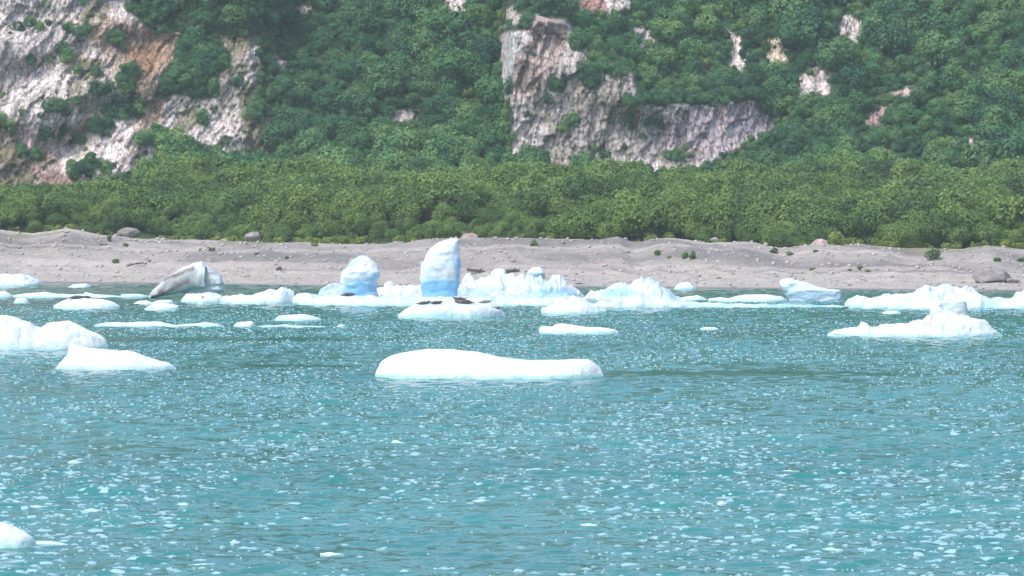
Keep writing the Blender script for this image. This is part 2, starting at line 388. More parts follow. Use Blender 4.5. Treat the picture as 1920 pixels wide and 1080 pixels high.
def build_hill():
    xs = np.r_[-900, -600, -350, -200, np.arange(-116, 116.1, 0.28), 200, 350, 600, 900]
    ta = np.linspace(0, 1, 46)[:-1]                     # terrace
    zb = np.r_[np.arange(0, 44, 0.25), np.linspace(44, 105, 30)[1:]]   # height gained on the slope
    nr = len(ta) + len(zb)
    X = np.broadcast_to(xs, (nr, len(xs))).copy()
    Yc, zc = crest(xs)
    Yf = 735 + 5 * fbm(xs * 0.02, 0 * xs, s=70); zf = 12.6 + 1.0 * fbm(xs * 0.015, 0 * xs, s=71)
    Y = np.zeros_like(X); Z = np.zeros_like(X); H = np.full(X.shape, -1.0)
    n = len(ta)
    y0 = Yc + 2.6; z0 = zc - 0.75
    Y[:n] = y0 + (Yf - y0) * ta[:, None]
    Z[:n] = z0 + (zf - z0) * ta[:, None] ** 0.9
    Z[:n] += (1.6 * fbm(X[:n] * 0.022, Y[:n] * 0.05, o=2, s=72) + 1.5 * ridge(X[:n] * 0.018 + .3 * fbm(X[:n] * .05, Y[:n] * .05, s=73), Y[:n] * 0.055, o=2, s=74)) * np.minimum(1, 8 * ta[:, None] * (1 - ta[:, None]))
    slope = 1.25
    Y[n:] = Yf + slope * zb[:, None]; Z[n:] = zf + zb[:, None]; H[n:] = zb[:, None]
    far = sstep(44, 60, H)
    # broad folds of the mountainside
    und = 3.2 * fbm(X * 0.075, Z * 0.10, o=2, s=77) + 6.0 * fbm(X * 0.018, Z * 0.03, s=75) + 3.0 * ridge(X * 0.03 + Z * 0.02, Z * 0.03, o=2, s=76)
    Y = Y + np.where(H >= 0, und * sstep(0, 10, H), 0)
    px, py = proj(X, Y, Z)
    warp = 7 * fbm(px * 0.03, py * 0.03, o=3, s=80); warp2 = 7 * fbm(px * 0.03, py * 0.03, o=3, s=81)
    dC = poly_d(px + warp, py + warp2, P_CENTRE); dL = poly_d(px + warp, py + warp2, P_LEFT)
    fw = 9 * fbm(px * 0.09, py * 0.09, o=3, s=82); dS = np.max([poly_d(px + warp + fw, py + warp2 - fw, p) for p in P_SMALL], 0) + 3 + 5 * fbm(px * .15, py * .15, o=2, s=83)
    # the cliffs stand forward of the slope
    zbot = zat(curve([(935, 305), (1240, 320), (1330, 312), (1400, 270), (1455, 240)], px), 740.0)
    ztop = zat(curve([(935, 60), (1010, 40), (1060, 48), (1095, 110), (1180, 150), (1205, 198), (1330, 198), (1410, 190), (1455, 225)], px), 752.0)
    edgeC = sstep(925, 968, px) * (1 - sstep(1405, 1470, px))
    hh = np.clip(Z - zbot, 0, None)
    face = np.minimum(hh, np.maximum(ztop - zbot, 1)) * (slope * 0.93)
    back = np.exp(-np.clip(Z - ztop, 0, None) / 9.0)
    push = face * back * edgeC
    edgeL = 1 - sstep(470, 545, px)
    hl = np.clip(Z - zat(curve([(-100, 350), (180, 340), (300, 300), (520, 285)], px), 738.0), 0, None)
    ledge = 1.1 * np.sin(hl * 0.55 + 1.7 * fbm(px * 0.01, py * 0.01, s=84)) * sstep(1, 5, hl)
    pushL = (np.minimum(hl, 40) * slope * 0.62 + ledge) * edgeL
    Y = Y - np.where(H >= 0, push + pushL, 0)
    rock = np.maximum(np.maximum(dC, dL), dS)
    rk = sstep(-3, 5, rock)
    # relief of the rock: leaning slabs, blocks and cracks
    u = X - (0.16 + 0.30 * (1 - sstep(-50, -20, X))) * Z
    w1, w2, wv = worley(u * 0.50 + 0.8 * fbm(X * .3, Z * .3, s=88), Z * 0.17 + 0.5 * fbm(X * .2, Z * .2, s=89), s=90)
    v1, v2, vv = worley(u * 1.7 + .4 * fbm(X, Z, s=93), Z * 0.55, s=94)
    crack = sstep(0.16, 0.0, w2 - w1)
    crack2 = sstep(0.14, 0.0, v2 - v1)
    rel = -(1.6 * fbm(u * 0.10, Z * 0.06, o=2, s=86) + 1.7 * (wv - 0.5) + 0.85 * (vv - 0.5)) + 0.35 * crack + 0.2 * crack2
    Y = Y - np.where(H >= 0, rk * rel, 0)
    Y = Y + np.where((H >= 0), (1 - rk) * 0.8 * fbm(X * 0.3, Z * 0.3, s=97), 0)
    # real colours of soil, moss and rock
    soil = np.array([0.034, 0.060, 0.030]); grass = np.array([0.12, 0.15, 0.05])
    gm = sstep(-0.1, 0.5, fbm(X * 0.08, Y * 0.06, o=3, s=98))[..., None]
    gm = gm * 0.2; col = soil * (1 - 0.5 * gm) + grass * 0.5 * gm
    fr = (sstep(0.09, 0.0, np.where(H < 0, (Y - y0) / (Yf - y0), 1)))[..., None]
    col = col * (1 - fr) + grass * fr
    t1 = fbm(u * 0.12, Z * 0.10, o=4, s=100)[..., None]; t2 = fbm(u * 0.5, Z * 0.2, o=3, s=101)[..., None]
    rc = np.array([0.52, 0.475, 0.465]) + t1 * np.array([0.06, 0.03, 0.02]) + t2 * 0.09
    rc = 1.26 * rc * (0.82 + 0.22 * wv + 0.14 * vv)[..., None]
    og = (0.5 * sstep(0.1, 0.45, fbm(X * 0.07, Z * 0.09, o=4, s=107)))[..., None]; rc = rc * (1 - og) + np.array([0.21, 0.20, 0.17]) * og
    def tint(poly, c, soft=8, k=0.85):
        nonlocal rc
        m = (k * sstep(-soft, soft, poly_d(px + warp, py + warp2, poly)))[..., None]
        rc = rc * (1 - m) + (np.array(c) + t2 * 0.06) * m
    tint([(1000, 40), (1065, 48), (1050, 110), (1005, 180), (960, 185), (975, 100)], (0.37, 0.29, 0.275))
    tint([(965, 66), (985, 72), (962, 140), (952, 185), (936, 175), (948, 120)], (0.62, 0.62, 0.63), 3, 1.0)
    tint([(1290, 200), (1440, 190), (1455, 245), (1330, 300), (1250, 310), (1230, 240)], (0.41, 0.355, 0.385))
    tint([(960, 190), (1100, 190), (1150, 240), (1060, 318), (960, 310)], (0.47, 0.44, 0.45), 14, 0.7)
    tint([(-100, 240), (40, 220), (90, 270), (140, 350), (-100, 360)], (0.50, 0.375, 0.375), 14)
    tint([(215, 45), (350, 62), (345, 110), (318, 180), (305, 250), (262, 240), (232, 150), (180, 60)], (0.36, 0.255, 0.175), 12, 0.8)
    tint([(248, 90), (325, 85), (300, 150), (262, 150)], (0.40, 0.24, 0.14), 10, 0.7)
    tint([(80, 325), (190, 335), (190, 350), (70, 350)], (0.26, 0.17, 0.15), 6, .9)
    tint([(1068, -30), (1138, -30), (1136, 24), (1080, 34)], (0.42, 0.25, 0.21), 4, 1)
    tint([(1420, 70), (1470, 70), (1470, 140), (1440, 145)], (0.62, 0.53, 0.42), 4, 1)
    tint([(720, 200), (800, 205), (780, 240), (720, 235)], (0.33, 0.30, 0.29), 4, 1)
    tint([(1625, 195), (1670, 195), (1655, 240), (1622, 240)], (0.34, 0.24, 0.22), 5, .9)
    tint([(1670, 165), (1716, 165), (1708, 195), (1670, 195)], (0.38, 0.33, 0.25), 5, .9)
    tint([(160, -60), (250, -60), (240, 28), (165, 28)], (0.42, 0.41, 0.45), 6, 1)
    dark = (np.clip(0.85 * crack + 0.55 * crack2, 0, 1) * sstep(-0.45, 0.25, fbm(u * 0.3, Z * 0.2, s=103)))[..., None]
    rc = rc * (1 - 0.40 * dark)
    mossn = fbm(X * 0.12 + 5, Z * 0.17, o=4, s=105)
    inL = dL > -2
    moss = (sstep(0.12, 0.4, mossn) * np.where(inL, 0.8, 0.35))[..., None]
    mp = np.zeros(X.shape)
    for pl in ([(455, 120), (488, 120), (484, 195), (516, 240), (460, 240), (452, 190)], [(160, 140), (225, 140), (222, 165), (165, 165)], [(170, 35), (235, 35), (235, 60), (180, 62)],
               [(1065, 60), (1100, 95), (1085, 110), (1055, 90)], [(120, 225), (170, 240), (160, 300), (110, 280)], [(250, 250), (330, 270), (320, 310), (250, 310)]):
        mp = np.maximum(mp, sstep(-6, 8, poly_d(px + warp, py + warp2, pl)))
    moss = np.maximum(moss, 0.85 * mp[..., None] * sstep(-0.35, 0.15, fbm(X * 0.4, Z * 0.5, o=3, s=106))[..., None])
    mc = np.array([0.125, 0.125, 0.055]) * (1 + 0.4 * t2)
    rc = rc * (1 - moss) + mc * moss
    k = rk[..., None]
    col = col * (1 - k) + rc * k
    V = np.c_[X.ravel(), Y.ravel(), Z.ravel()]; cf = col.reshape(-1, 3); Fc = grid_faces(*X.shape)
    def cut(name, msk, m, **kw):
        f = Fc[msk]
        if not len(f): return
        ids, inv = np.unique(f, return_inverse=True)
        me = mesh(name, V[ids], inv.reshape(-1, 4), m, {'col': ('FLOAT_COLOR', cf[ids])}, smooth=(m is not M_rock))
        return tag(obj(name, me), **kw)
    rf = rock.ravel()[Fc].mean(1) > -2
    which = np.argmax(np.stack([dC.ravel()[Fc].mean(1), dL.ravel()[Fc].mean(1), dS.ravel()[Fc].mean(1)]), 0)
    cut('mountainside', ~rf, M_soil, kind='structure')
    cut('rock_cliff', rf & (which == 0), M_rock, kind='structure', label='pale pinkish rock outcrop standing out of the trees in the middle of the slope')
    cut('rock_cliff', rf & (which == 1), M_rock, kind='structure', label='broad broken rock face with an orange scree gully on the left of the slope')
    cut('rock_cliff', rf & (which == 2), M_rock, kind='structure', label='small bare rock patches showing between the trees on the slope')
    return X, Y, Z, H, rock, dL, dC, px, py, n
HX, HYY, HZ, HH, HR, HDL, HDC, HPX0, HPY0, HN = build_hill()
HPX, HPY = proj(HX, HYY, HZ)
def hill_at(px, py):
    d = np.hypot(HPX - px, HPY - py); d = np.where(d < np.min(d) + 3, HYY * 0.001 + d * 0.01, 99)
    i = np.unravel_index(np.argmin(d), d.shape); return float(HX[i]), float(HYY[i]), float(HZ[i])

# ------------------------------------------------------------------ shrubs and trees
def crown_mesh(name, rng, w, h, nlobes, nleaf, size, m, base=0.0, column=False):
    """a crown of many small leaf clumps on several uneven lobes, open in places"""
    cs, rs = [], []
    for i in range(nlobes):
        a = rng.rand() * 6.283; r = w * 0.5 * (0.15 + 0.55 * rng.rand()) * (0.35 if column else 1)
        zz = h * (0.34 + 0.46 * rng.rand()) - (0.16 * h * (r / (w * .5)) if not column else 0)
        rr = w * (0.15 + 0.13 * rng.rand()) * (0.7 if column else 1)
        cs.append((r * math.cos(a), r * math.sin(a), base + zz)); rs.append((rr, rr * (0.8 + 0.3 * rng.rand())))
    cs.append((0, 0, base + h * 0.55)); rs.append((w * 0.30 * (.6 if column else 1), h * 0.42))
    cs = np.array(cs); rs = np.array(rs); n = len(cs)
    k = rng.randint(0, n, nleaf)
    d = rng.normal(size=(nleaf, 3)); d[:, 2] = d[:, 2] * 0.9 + 0.25; d /= np.linalg.norm(d, axis=1)[:, None]
    rad_ = 1.0 - 0.28 * rng.rand(nleaf) ** 1.5 + 0.10 * rng.normal(size=nleaf)
    P = cs[k] + d * np.c_[rs[k, 0], rs[k, 0], rs[k, 1]] * rad_[:, None]
    keep = P[:, 2] > 0.05 + 0.7 * base
    for j in range(n):
        q = (P - cs[j]) / np.array([rs[j, 0], rs[j, 0], rs[j, 1]]); keep &= (np.linalg.norm(q, axis=1) > 0.62) | (k == j)
    P, d = P[keep], d[keep]; nl = len(P)
    nrm = d + rng.normal(size=(nl, 3)) * 0.28 + np.array([0, 0, 0.1]); nrm /= np.linalg.norm(nrm, axis=1)[:, None]
    t = np.cross(nrm, rng.normal(size=(nl, 3))); t /= np.linalg.norm(t, axis=1)[:, None]; b = np.cross(nrm, t)
    s = size * (0.55 + 0.8 * rng.rand(nl))[:, None]
    lift = nrm * s * 0.25
    V = np.stack([P - t * s * .5 - b * s * .42, P + t * s * .5 - b * s * .30, P + t * s * .38 + b * s * .5 - lift, P - t * s * .45 + b * s * .45 - lift], 1).reshape(-1, 3)
    Fc = np.arange(nl * 4).reshape(-1, 4)
    return mesh(name, V, Fc, m, smooth=False)
def tube(paths, sides=6):
    Vs, Fs = [], []
    for pts, r0, r1 in paths:
        pts = [Vector(p) for p in pts]; o = len(Vs)
        for i, p in enumerate(pts):
            t = (pts[min(i + 1, len(pts) - 1)] - pts[max(i - 1, 0)]).normalized(); a = t.orthogonal().normalized(); b = t.cross(a)
            r = r0 + (r1 - r0) * i / (len(pts) - 1)
            for k in range(sides):
                q = 6.2832 * k / sides; Vs.append(p + (a * math.cos(q) + b * math.sin(q)) * r)
        for i in range(len(pts) - 1):
            for k in range(sides):
                k2 = (k + 1) % sides
                Fs.append((o + i * sides + k, o + i * sides + k2, o + (i + 1) * sides + k2, o + (i + 1) * sides + k))
    return np.array(Vs), np.array(Fs)
def trunk_mesh(name, rng, w, h, stems):
    ps = []
    for i in range(stems):
        a = rng.rand() * 6.283; sp = w * (0.1 + 0.22 * rng.rand()) if stems > 1 else w * .05
        top = (sp * math.cos(a), sp * math.sin(a), h * (0.6 + .2 * rng.rand()))
        mid = (top[0] * 0.35 + .1 * rng.normal(), top[1] * 0.35 + .1 * rng.normal(), h * 0.3)
        ps.append(([(0.05 * rng.normal(), 0.05 * rng.normal(), -0.4), mid, top], 0.09 * h / 4 * (1.6 if stems == 1 else 1), 0.02))
        for j in range(3):
            b = rng.rand() * 6.283; f = 0.4 + .15 * j
            st = tuple(mid[q] + (top[q] - mid[q]) * f for q in range(3))
            ps.append(([st, (st[0] + w * .22 * math.cos(b), st[1] + w * .22 * math.sin(b), st[2] + h * .16)], 0.03, 0.01))
    V, Fc = tube(ps, 5)
    return mesh(name, V, Fc, M_bark)
VAR = {}
def variants(kind, n, seed, w, h, lobes, leaf, size, m, stems, column=False):
    out = []
    for i in range(n):
        base = 0.9 if kind == 'alder' else 0.0
        rg = np.random.RandomState(seed + i)
        ww, hh = w * (0.85 + 0.3 * rg.rand()), h * (0.85 + 0.3 * rg.rand())
        out.append((crown_mesh(kind + '_crown', rg, ww, hh, lobes + rg.randint(-1, 3), leaf, size, m, base=base, column=column), trunk_mesh(kind + '_trunk', rg, ww, hh, stems)))
    VAR[kind] = out
variants('alder', 10, 100, 6.2, 3.6, 14, 3200, 0.24, M_alder, 4)
variants('hill', 10, 200, 5.2, 5.4, 13, 3000, 0.28, M_hill, 1)
variants('yellow', 3, 300, 2.6, 1.9, 4, 500, 0.24, M_yellow, 3)
variants('dwarf', 4, 400, 1.6, 1.1, 4, 420, 0.16, M_alder, 3)

PROTO = {}
for kd in ('alder', 'hill', 'yellow'):
    col = bpy.data.collections.new(kd + '_prototypes')
    for i, (cm, tm) in enumerate(VAR[kd]):
        o = bpy.data.objects.new(kd + '_clump', cm); col.objects.link(o)
    PROTO[kd] = col
def scatter(name, pts, kd, seed, label, cat):
    """one mass: clumps set on points by geometry nodes"""
    rg = np.random.RandomState(seed); n = len(pts)
    me = bpy.data.meshes.new(name); me.vertices.add(n)
    me.vertices.foreach_set('co', np.ascontiguousarray([p[:3] for p in pts], np.float32).ravel())
    a = me.attributes.new('turn', 'FLOAT', 'POINT'); a.data.foreach_set('value', rg.rand(n).astype(np.float32) * 6.283)
    a = me.attributes.new('size', 'FLOAT', 'POINT'); a.data.foreach_set('value', np.array([p[3] for p in pts], np.float32))
    a = me.attributes.new('pick', 'INT', 'POINT'); a.data.foreach_set('value', rg.randint(0, len(VAR[kd]), n).astype(np.int32))
    o = obj(name, me)
    ng = bpy.data.node_groups.new(name, 'GeometryNodeTree')
    ng.interface.new_socket('Geometry', in_out='INPUT', socket_type='NodeSocketGeometry'); ng.interface.new_socket('Geometry', in_out='OUTPUT', socket_type='NodeSocketGeometry')
    N, L = ng.nodes, ng.links
    gi, go = N.new('NodeGroupInput'), N.new('NodeGroupOutput'); ip = N.new('GeometryNodeInstanceOnPoints'); ci = N.new('GeometryNodeCollectionInfo')
    ci.inputs['Collection'].default_value = PROTO[kd]; ci.inputs['Separate Children'].default_value = True; ci.inputs['Reset Children'].default_value = True
    def na(nm, ty):
        q = N.new('GeometryNodeInputNamedAttribute'); q.data_type = ty; q.inputs['Name'].default_value = nm; return q.outputs['Attribute']
    cx = N.new('ShaderNodeCombineXYZ'); L.new(na('turn', 'FLOAT'), cx.inputs[2])
    L.new(gi.outputs[0], ip.inputs['Points']); L.new(ci.outputs[0], ip.inputs['Instance']); ip.inputs['Pick Instance'].default_value = True
    L.new(na('pick', 'INT'), ip.inputs['Instance Index']); L.new(cx.outputs[0], ip.inputs['Rotation']); L.new(na('size', 'FLOAT'), ip.inputs['Scale'])
    L.new(ip.outputs[0], go.inputs[0])
    md = o.modifiers.new('scatter', 'NODES'); md.node_group = ng
    return tag(o, label, cat, kind='stuff')

def plant(kd, loc, s, rz, name, label, cat, group=None, i=None, squash=1.0):
    v = VAR[kd][R.randrange(len(VAR[kd])) if i is None else i % len(VAR[kd])]
    t = empty(name, loc, rz); t.scale = (s, s, s * squash); tag(t, label, cat, group)
    a = bpy.data.objects.new('crown', v[0]); a.parent = t; C.objects.link(a)
    b = bpy.data.objects.new('trunk', v[1]); b.parent = t; C.objects.link(b)
    return t

def covers(px, py, s):
    t = np.array([px]), np.array([py - 44.0 * s]); return max(float(poly_d(*t, P_CENTRE)[0]), float(poly_d(*t, P_LEFT)[0])) > 2
def grove(a, b): return float(0.5 + 0.5 * np.clip(2.8 * fbm(np.array([a]), np.array([b]), o=2, s=130)[0], -1, 1))
def place_vegetation():
    # the alder thicket on the terrace
    al = []
    tries = 6000
    ii = NR.randint(1, HN, tries); fi = NR.rand(tries)
    xs = NR.uniform(-106, 106, tries)
    Yc, zc = crest(xs)
    cols = np.clip(np.searchsorted(HX[0], xs), 0, HX.shape[1] - 1)
    cell = {}
    for k in range(tries):
        i, j = ii[k], cols[k]; Y = HYY[i, j] * fi[k] + HYY[i - 1, j] * (1 - fi[k]); Z = HZ[i, j] * fi[k] + HZ[i - 1, j] * (1 - fi[k]); x = xs[k]
        if abs(x) > Y * 0.148: continue
        s = 0.78 + 0.42 * NR.rand()
        px, py = proj(x, Y, Z)
        front = Y - Yc[k]
        gap = 7 if 215 < px < 520 else (5 if 520 < px < 800 else 3.4)
        if front < gap: continue
        s *= 0.52 + 0.48 * min(1.0, (front - gap) / 7.0)
        gv = grove(x * .06, Y * .11); s *= 0.42 + 0.95 * gv
        if covers(px, py, s) and NR.rand() < 0.97: s = 0.28
        q = (int(x // 3.5), int(Y // 3.5))
        if cell.get(q, 0) >= 1: continue
        cell[q] = 1
        al.append((x, Y, Z - 0.15, s))
    # the trees of the mountainside
    ht = []
    tries = 6500; n0 = HN
    rr = NR.randint(n0 - 3, HX.shape[0] - 30, tries); cc = NR.randint(4, HX.shape[1] - 4, tries); cell = {}
    keepclear = [np.array(p, float).mean(0) for p in P_SMALL]; keepr = [np.ptp(np.array(p, float)[:, 0]) / 2 + 4 for p in P_SMALL]
    keepclear += [np.array(q) for q in ((882, 176), (1325, 120), (945, 36), (1090, 86), (1290, 180))]; keepr += [14] * 5
    def hides(px, py, s):
        for c, r in zip(keepclear, keepr):
            if abs(px - c[0]) < r + 14 * s and c[1] - 4 < py < c[1] + 16 + 38 * s: return True
        return False
    clump = fbm(HX * 0.25, HZ * 0.3, o=2, s=120)
    for k in range(tries):
        i, j = rr[k], cc[k]; x, Y, Z = HX[i, j], HYY[i, j], HZ[i, j]
        px, py = HPX[i, j], HPY[i, j]
        if px < -190 or px > 2110 or py < -70: continue
        rd = HR[i, j]; s = 0.62 + 0.5 * NR.rand()
        if rd > 4:
            if rd > 6 and HDL[i, j] > 2 and clump[i, j] > 0.42 and NR.rand() < 0.35: s = 0.22 + 0.25 * NR.rand()
            elif NR.rand() < 0.035: s = 0.18 + 0.2 * NR.rand()
            else: continue
        elif rd > -12: s *= 0.6
        gv = grove(x * .07 + 9, Z * .10); big_ = k < tries * 0.35
        s = (1.0 + 0.45 * NR.rand()) * (0.75 + 0.4 * gv) if (big_ and rd < -12) else s * (0.62 + 0.5 * gv)
        if rd < 4 and covers(px, py, s) and NR.rand() < 0.85: s = 0.28
        q = (int(x // 2.7), int(Z // 1.8)); Q = (int(x // 5.0), int(Z // 3.4), 1)
        if big_ and rd < -12:
            if Q in cell: continue
            cell[Q] = 1
        if hides(px, py, s): continue
        if q in cell: continue
        cell[q] = 1
        ht.append((x, Y + 0.3, Z - 0.35, s))
    # low scrub that closes the gaps between the trees
    fill = []; cell = {}
    rr = NR.randint(n0, HX.shape[0] - 30, 14000); cc = NR.randint(4, HX.shape[1] - 4, 14000)
    for i, j in zip(rr, cc):
        px, py = HPX[i, j], HPY[i, j]
        if px < -190 or px > 2110 or py < -60 or HR[i, j] > -1: continue
        q = (int(HX[i, j] // 1.5), int(HZ[i, j] // 0.9))
        if q in cell: continue
        cell[q] = 1; fill.append((HX[i, j], HYY[i, j] + 0.2, HZ[i, j] - 0.25, 0.20 + 0.20 * NR.rand()))
    scatter('mountain_scrub', fill, 'hill', 16, 'low green scrub between the trees of the mountainside', 'scrub')
    # bushes that grow in known places on the left rock face and the outcrop
    for (cx, cy, rx, ry, n) in [(60, 120, 20, 8, 3), (20, 240, 30, 10, 4), (130, 265, 28, 20, 7), (110, 215, 22, 10, 4), (190, 250, 24, 12, 6), (130, 110, 16, 8, 2), (175, 175, 30, 8, 3), (60, 300, 24, 8, 3), (300, 250, 14, 14, 3), (480, 215, 12, 12, 3), (228, 205, 42, 30, 16), (370, 135, 52, 48, 26), (150, 70, 22, 14, 5), (218, 80, 12, 14, 3), (85, 262, 22, 6, 4), (290, 275, 26, 14, 6), (370, 290, 45, 14, 10),
                                (240, 150, 12, 30, 5), (165, 320, 40, 18, 8), (440, 160, 16, 8, 2), (385, 225, 16, 12, 2), (60, 55, 30, 8, 3), (1040, 185, 20, 26, 5), (1112, 150, 34, 22, 8),
                                (1178, 222, 20, 28, 7), (1230, 196, 30, 8, 6), (1300, 194, 40, 8, 8), (1370, 190, 30, 8, 6), (1130, 140, 40, 10, 6), (1080, 80, 12, 20, 4), (1062, 238, 18, 18, 4), (1112, 300, 22, 14, 4), (1258, 296, 18, 14, 3), (1225, 240, 16, 10, 2), (992, 306, 12, 10, 2), (960, 180, 22, 12, 3), (150, 330, 30, 10, 4)]:
        for _ in range(n):
            a = R.random() * 6.283; q = math.sqrt(R.random())
            x, Y, Z = hill_at(cx + rx * q * math.cos(a), cy + ry * q * math.sin(a))
            ht.append((x, Y + 0.2, Z - 0.5, 0.42 + 0.28 * R.random()))
    # the ones that show largest stand as plants of their own
    al.sort(key=lambda p: p[1] - 3 * p[3] - float(crest(np.array([p[0]]))[0][0])); al_in = [p for p in al if abs(p[0]) < p[1] * .126]; front = al_in[:285]; ids = set(map(id, front)); rest = [p for p in al if id(p) not in ids]
    marks = [(-200, 110, 'behind the far left gravel mound'), (110, 230, 'behind the left gravel mound'), (230, 380, 'behind the left part of the yellow grass strip'),
             (380, 520, 'behind the right part of the yellow grass strip'), (520, 660, 'above and left of the round iceberg'), (660, 780, 'between the round and the tall iceberg'),
             (780, 900, 'right behind the tall iceberg and the pink boulder'), (900, 1060, 'above the iceberg with round knobs'), (1060, 1190, 'behind the small peaked gravel heap'),
             (1190, 1330, 'behind the broad pale gravel hump'), (1330, 1450, 'behind the right slope of the pale gravel hump'), (1450, 1600, 'above the slanted blue iceberg'),
             (1600, 1750, 'behind the dark gully of the right beach'), (1750, 2200, 'above the big grey boulder')]
    al_front = sorted(p[1] - float(crest(np.array([p[0]]))[0][0]) for p in front); mid = al_front[len(front) // 2]
    for (x, Y, Z, s) in front:
        px, _ = proj(x, Y, Z); w = [z for z in marks if z[0] <= px < z[1]][0][2]
        row = 'front row' if Y - float(crest(np.array([x]))[0][0]) < mid else 'second row'
        plant('alder', (x, Y, Z), s, R.random() * 6.28, 'alder_shrub', 'alder shrub, %s, %s' % (row, w), 'shrub', 'alder shrubs, %s, %s' % (row, w))
    for _ in range(1500):
        i, j = NR.randint(3, HN), NR.randint(4, HX.shape[1] - 4)
        if abs(HX[i, j]) < HYY[i, j] * 0.131 and HYY[i, j] - float(crest(HX[i, j:j + 1])[0][0]) > 7.5: rest.append((HX[i, j], HYY[i, j], HZ[i, j] - .1, 0.25 + 0.25 * NR.rand()))
    scatter('alder_thicket', rest, 'alder', 5, 'thick band of green alder scrub between the beach and the mountain', 'thicket')
    def size(p):
        px, py = proj(p[0], p[1], p[2]); return -p[3] / p[1] * (1.0 if -10 < px < 1930 and py > -5 else 0.1)
    ht.sort(key=size); big, rest = ht[:290], ht[290:]
    hz = [(-200, 250, 'left half of the broken left cliff'), (250, 545, 'orange gully of the left cliff'), (545, 700, 'wooded slope just right of the left cliff'), (700, 820, 'middle of the woods between the two cliffs'),
          (820, 950, 'shaded woods left of the central outcrop'), (950, 1200, 'left half of the central outcrop'), (1200, 1460, 'lilac right half of the central outcrop'),
          (1460, 1630, 'woods just right of the central outcrop'), (1630, 1780, 'woods around the pinkish landslip scar'), (1780, 2200, 'woods at the right edge of the slope')]
    for (x, Y, Z, s) in big:
        px, py = proj(x, Y, Z); w = [z for z in hz if z[0] <= px < z[1]][0][2]
        lv = 'low on the' if py > 240 else ('half way up the' if py > 110 else 'high on the')
        lv = {'low on the': 'low down by the', 'half way up the': 'at mid height by the', 'high on the': 'high up by the'}[lv] if 'half' not in w else {'low on the': 'at the foot of the', 'half way up the': 'on the ledges of the', 'high on the': 'on top of the'}[lv]
        plant('hill', (x, Y, Z), s, R.random() * 6.28, 'hillside_tree', 'bluish-green tree %s %s' % (lv, w), 'tree', 'trees %s %s' % (lv, w))
    scatter('mountain_forest', rest, 'hill', 6, 'bluish-green woods covering the steep mountainside', 'forest')
    # low yellow-green brush along the beach crest
    yl = []
    for _ in range(420):
        x = NR.uniform(-90, 90); Yc, zc = crest(np.array([x])); px = 960 + F * x / Yc[0]
        w = 1.0 if 215 < px < 800 or 1180 < px < 1230 or 1440 < px < 1760 else 0.25
        if NR.rand() > w: continue
        d = NR.uniform(2.4, 7.5); j = int(np.clip(np.searchsorted(HX[0], x), 0, HX.shape[1] - 1)); i = int(np.argmin(np.abs(HYY[:HN, j] - (Yc[0] + d))))
        yl.append((x, float(Yc[0] + d), float(HZ[i, j]) - 0.1, 0.35 + 0.5 * NR.rand()))
    scatter('low_brush', yl, 'yellow', 8, 'low yellow-green brush and grass along the top of the gravel beach', 'brush')
place_vegetation()

def single(kd, px, py, s, name, label, cat='shrub', squash=1.0, dz=-0.1):
    x, Y, Z = beach_at(px, py); return plant(kd, (x, Y, Z + dz), s, R.random() * 6.28, name, label, cat, squash=squash)
for px, py, s, sq, lab in [
    (1003, 460, 0.95, 0.9, 'small olive shrub on the beach crest right of the tall iceberg'),
    (1113, 470, 0.62, 1.1, 'tiny dark shrub on grey gravel just left of the gravel peak'),
    (1231, 479, 0.85, 1.0, 'dark sprawling shrub on the pale gravel hump, first of a line of four'),
    (1258, 484, 0.45, 0.9, 'smallest dark shrub in the line of four on the pale gravel hump'),
    (1452, 474, 0.95, 0.9, 'olive shrub on the saddle between two gravel humps'),
    (1480, 479, 0.85, 0.7, 'flat dark shrub just right of the saddle between gravel humps'),
    (1530, 472, 0.8, 0.5, 'flat dark green shrub under the top of the low gravel hump'),
    (1521, 505, 0.65, 0.6, 'low dark shrub on the lower gravel above the blue slanted iceberg'),
    (1591, 509, 0.55, 0.7, 'small brownish shrub left of the pair of dark shrubs above the water'),
    (1612, 506, 0.75, 0.9, 'round dark shrub, taller of the pair low on the right beach'),
    (1626, 509, 0.75, 0.5, 'flat dark shrub beside the taller dark shrub low on the right beach'),
    (1754, 486, 1.55, 1.0, 'bright green leaning shrub near the crest of the right beach'),
    (1868, 490, 0.95, 0.7, 'dark green shrub on gravel above the big grey boulder'),
    (1916, 490, 0.75, 0.8, 'small green shrub at the right edge of the beach'),
    (72, 459, 0.75, 0.9, 'brown shrub on the flank of the left gravel mound'),
    (204, 453, 0.70, 1.5, 'narrow dark shrub at the right foot of the left gravel mound'),
    (236, 461, 0.95, 0.5, 'flat olive shrub on the gravel right of the left mound'),
    (219, 493, 0.75, 0.9, 'dark shrub low on the left beach beside a driftwood log'),
    (280, 491, 0.4, 1.2, 'tiny shrub to the right of the driftwood log'),
    (395, 473, 0.85, 0.9, 'brown shrub half way up the beach above the dirty tilted iceberg'),
    (375, 470, 0.45, 1.0, 'small grey-brown shrub just left of the brown beach shrub'),
    (481, 477, 0.5, 0.7, 'small dark shrub on the beach right of the dirty tilted iceberg'),
    (537, 485, 0.6, 0.8, 'small dark shrub up the beach from the dark square boulder'),
    (568, 459, 0.75, 0.7, 'olive shrub on the beach crest left of the round iceberg'),
    (591, 460, 0.75, 0.7, 'olive shrub on the beach crest just above the round iceberg')]:
    single('dwarf', px, py, s, 'beach_shrub', lab, squash=sq)
single('dwarf', 1283, 484, 0.75, 'beach_shrub', 'little dark pointed bush on the gravel hump, left of the two', squash=1.35)
single('dwarf', 1297, 485, 0.75, 'beach_shrub', 'little dark pointed bush on the gravel hump, right of the two', squash=1.6)
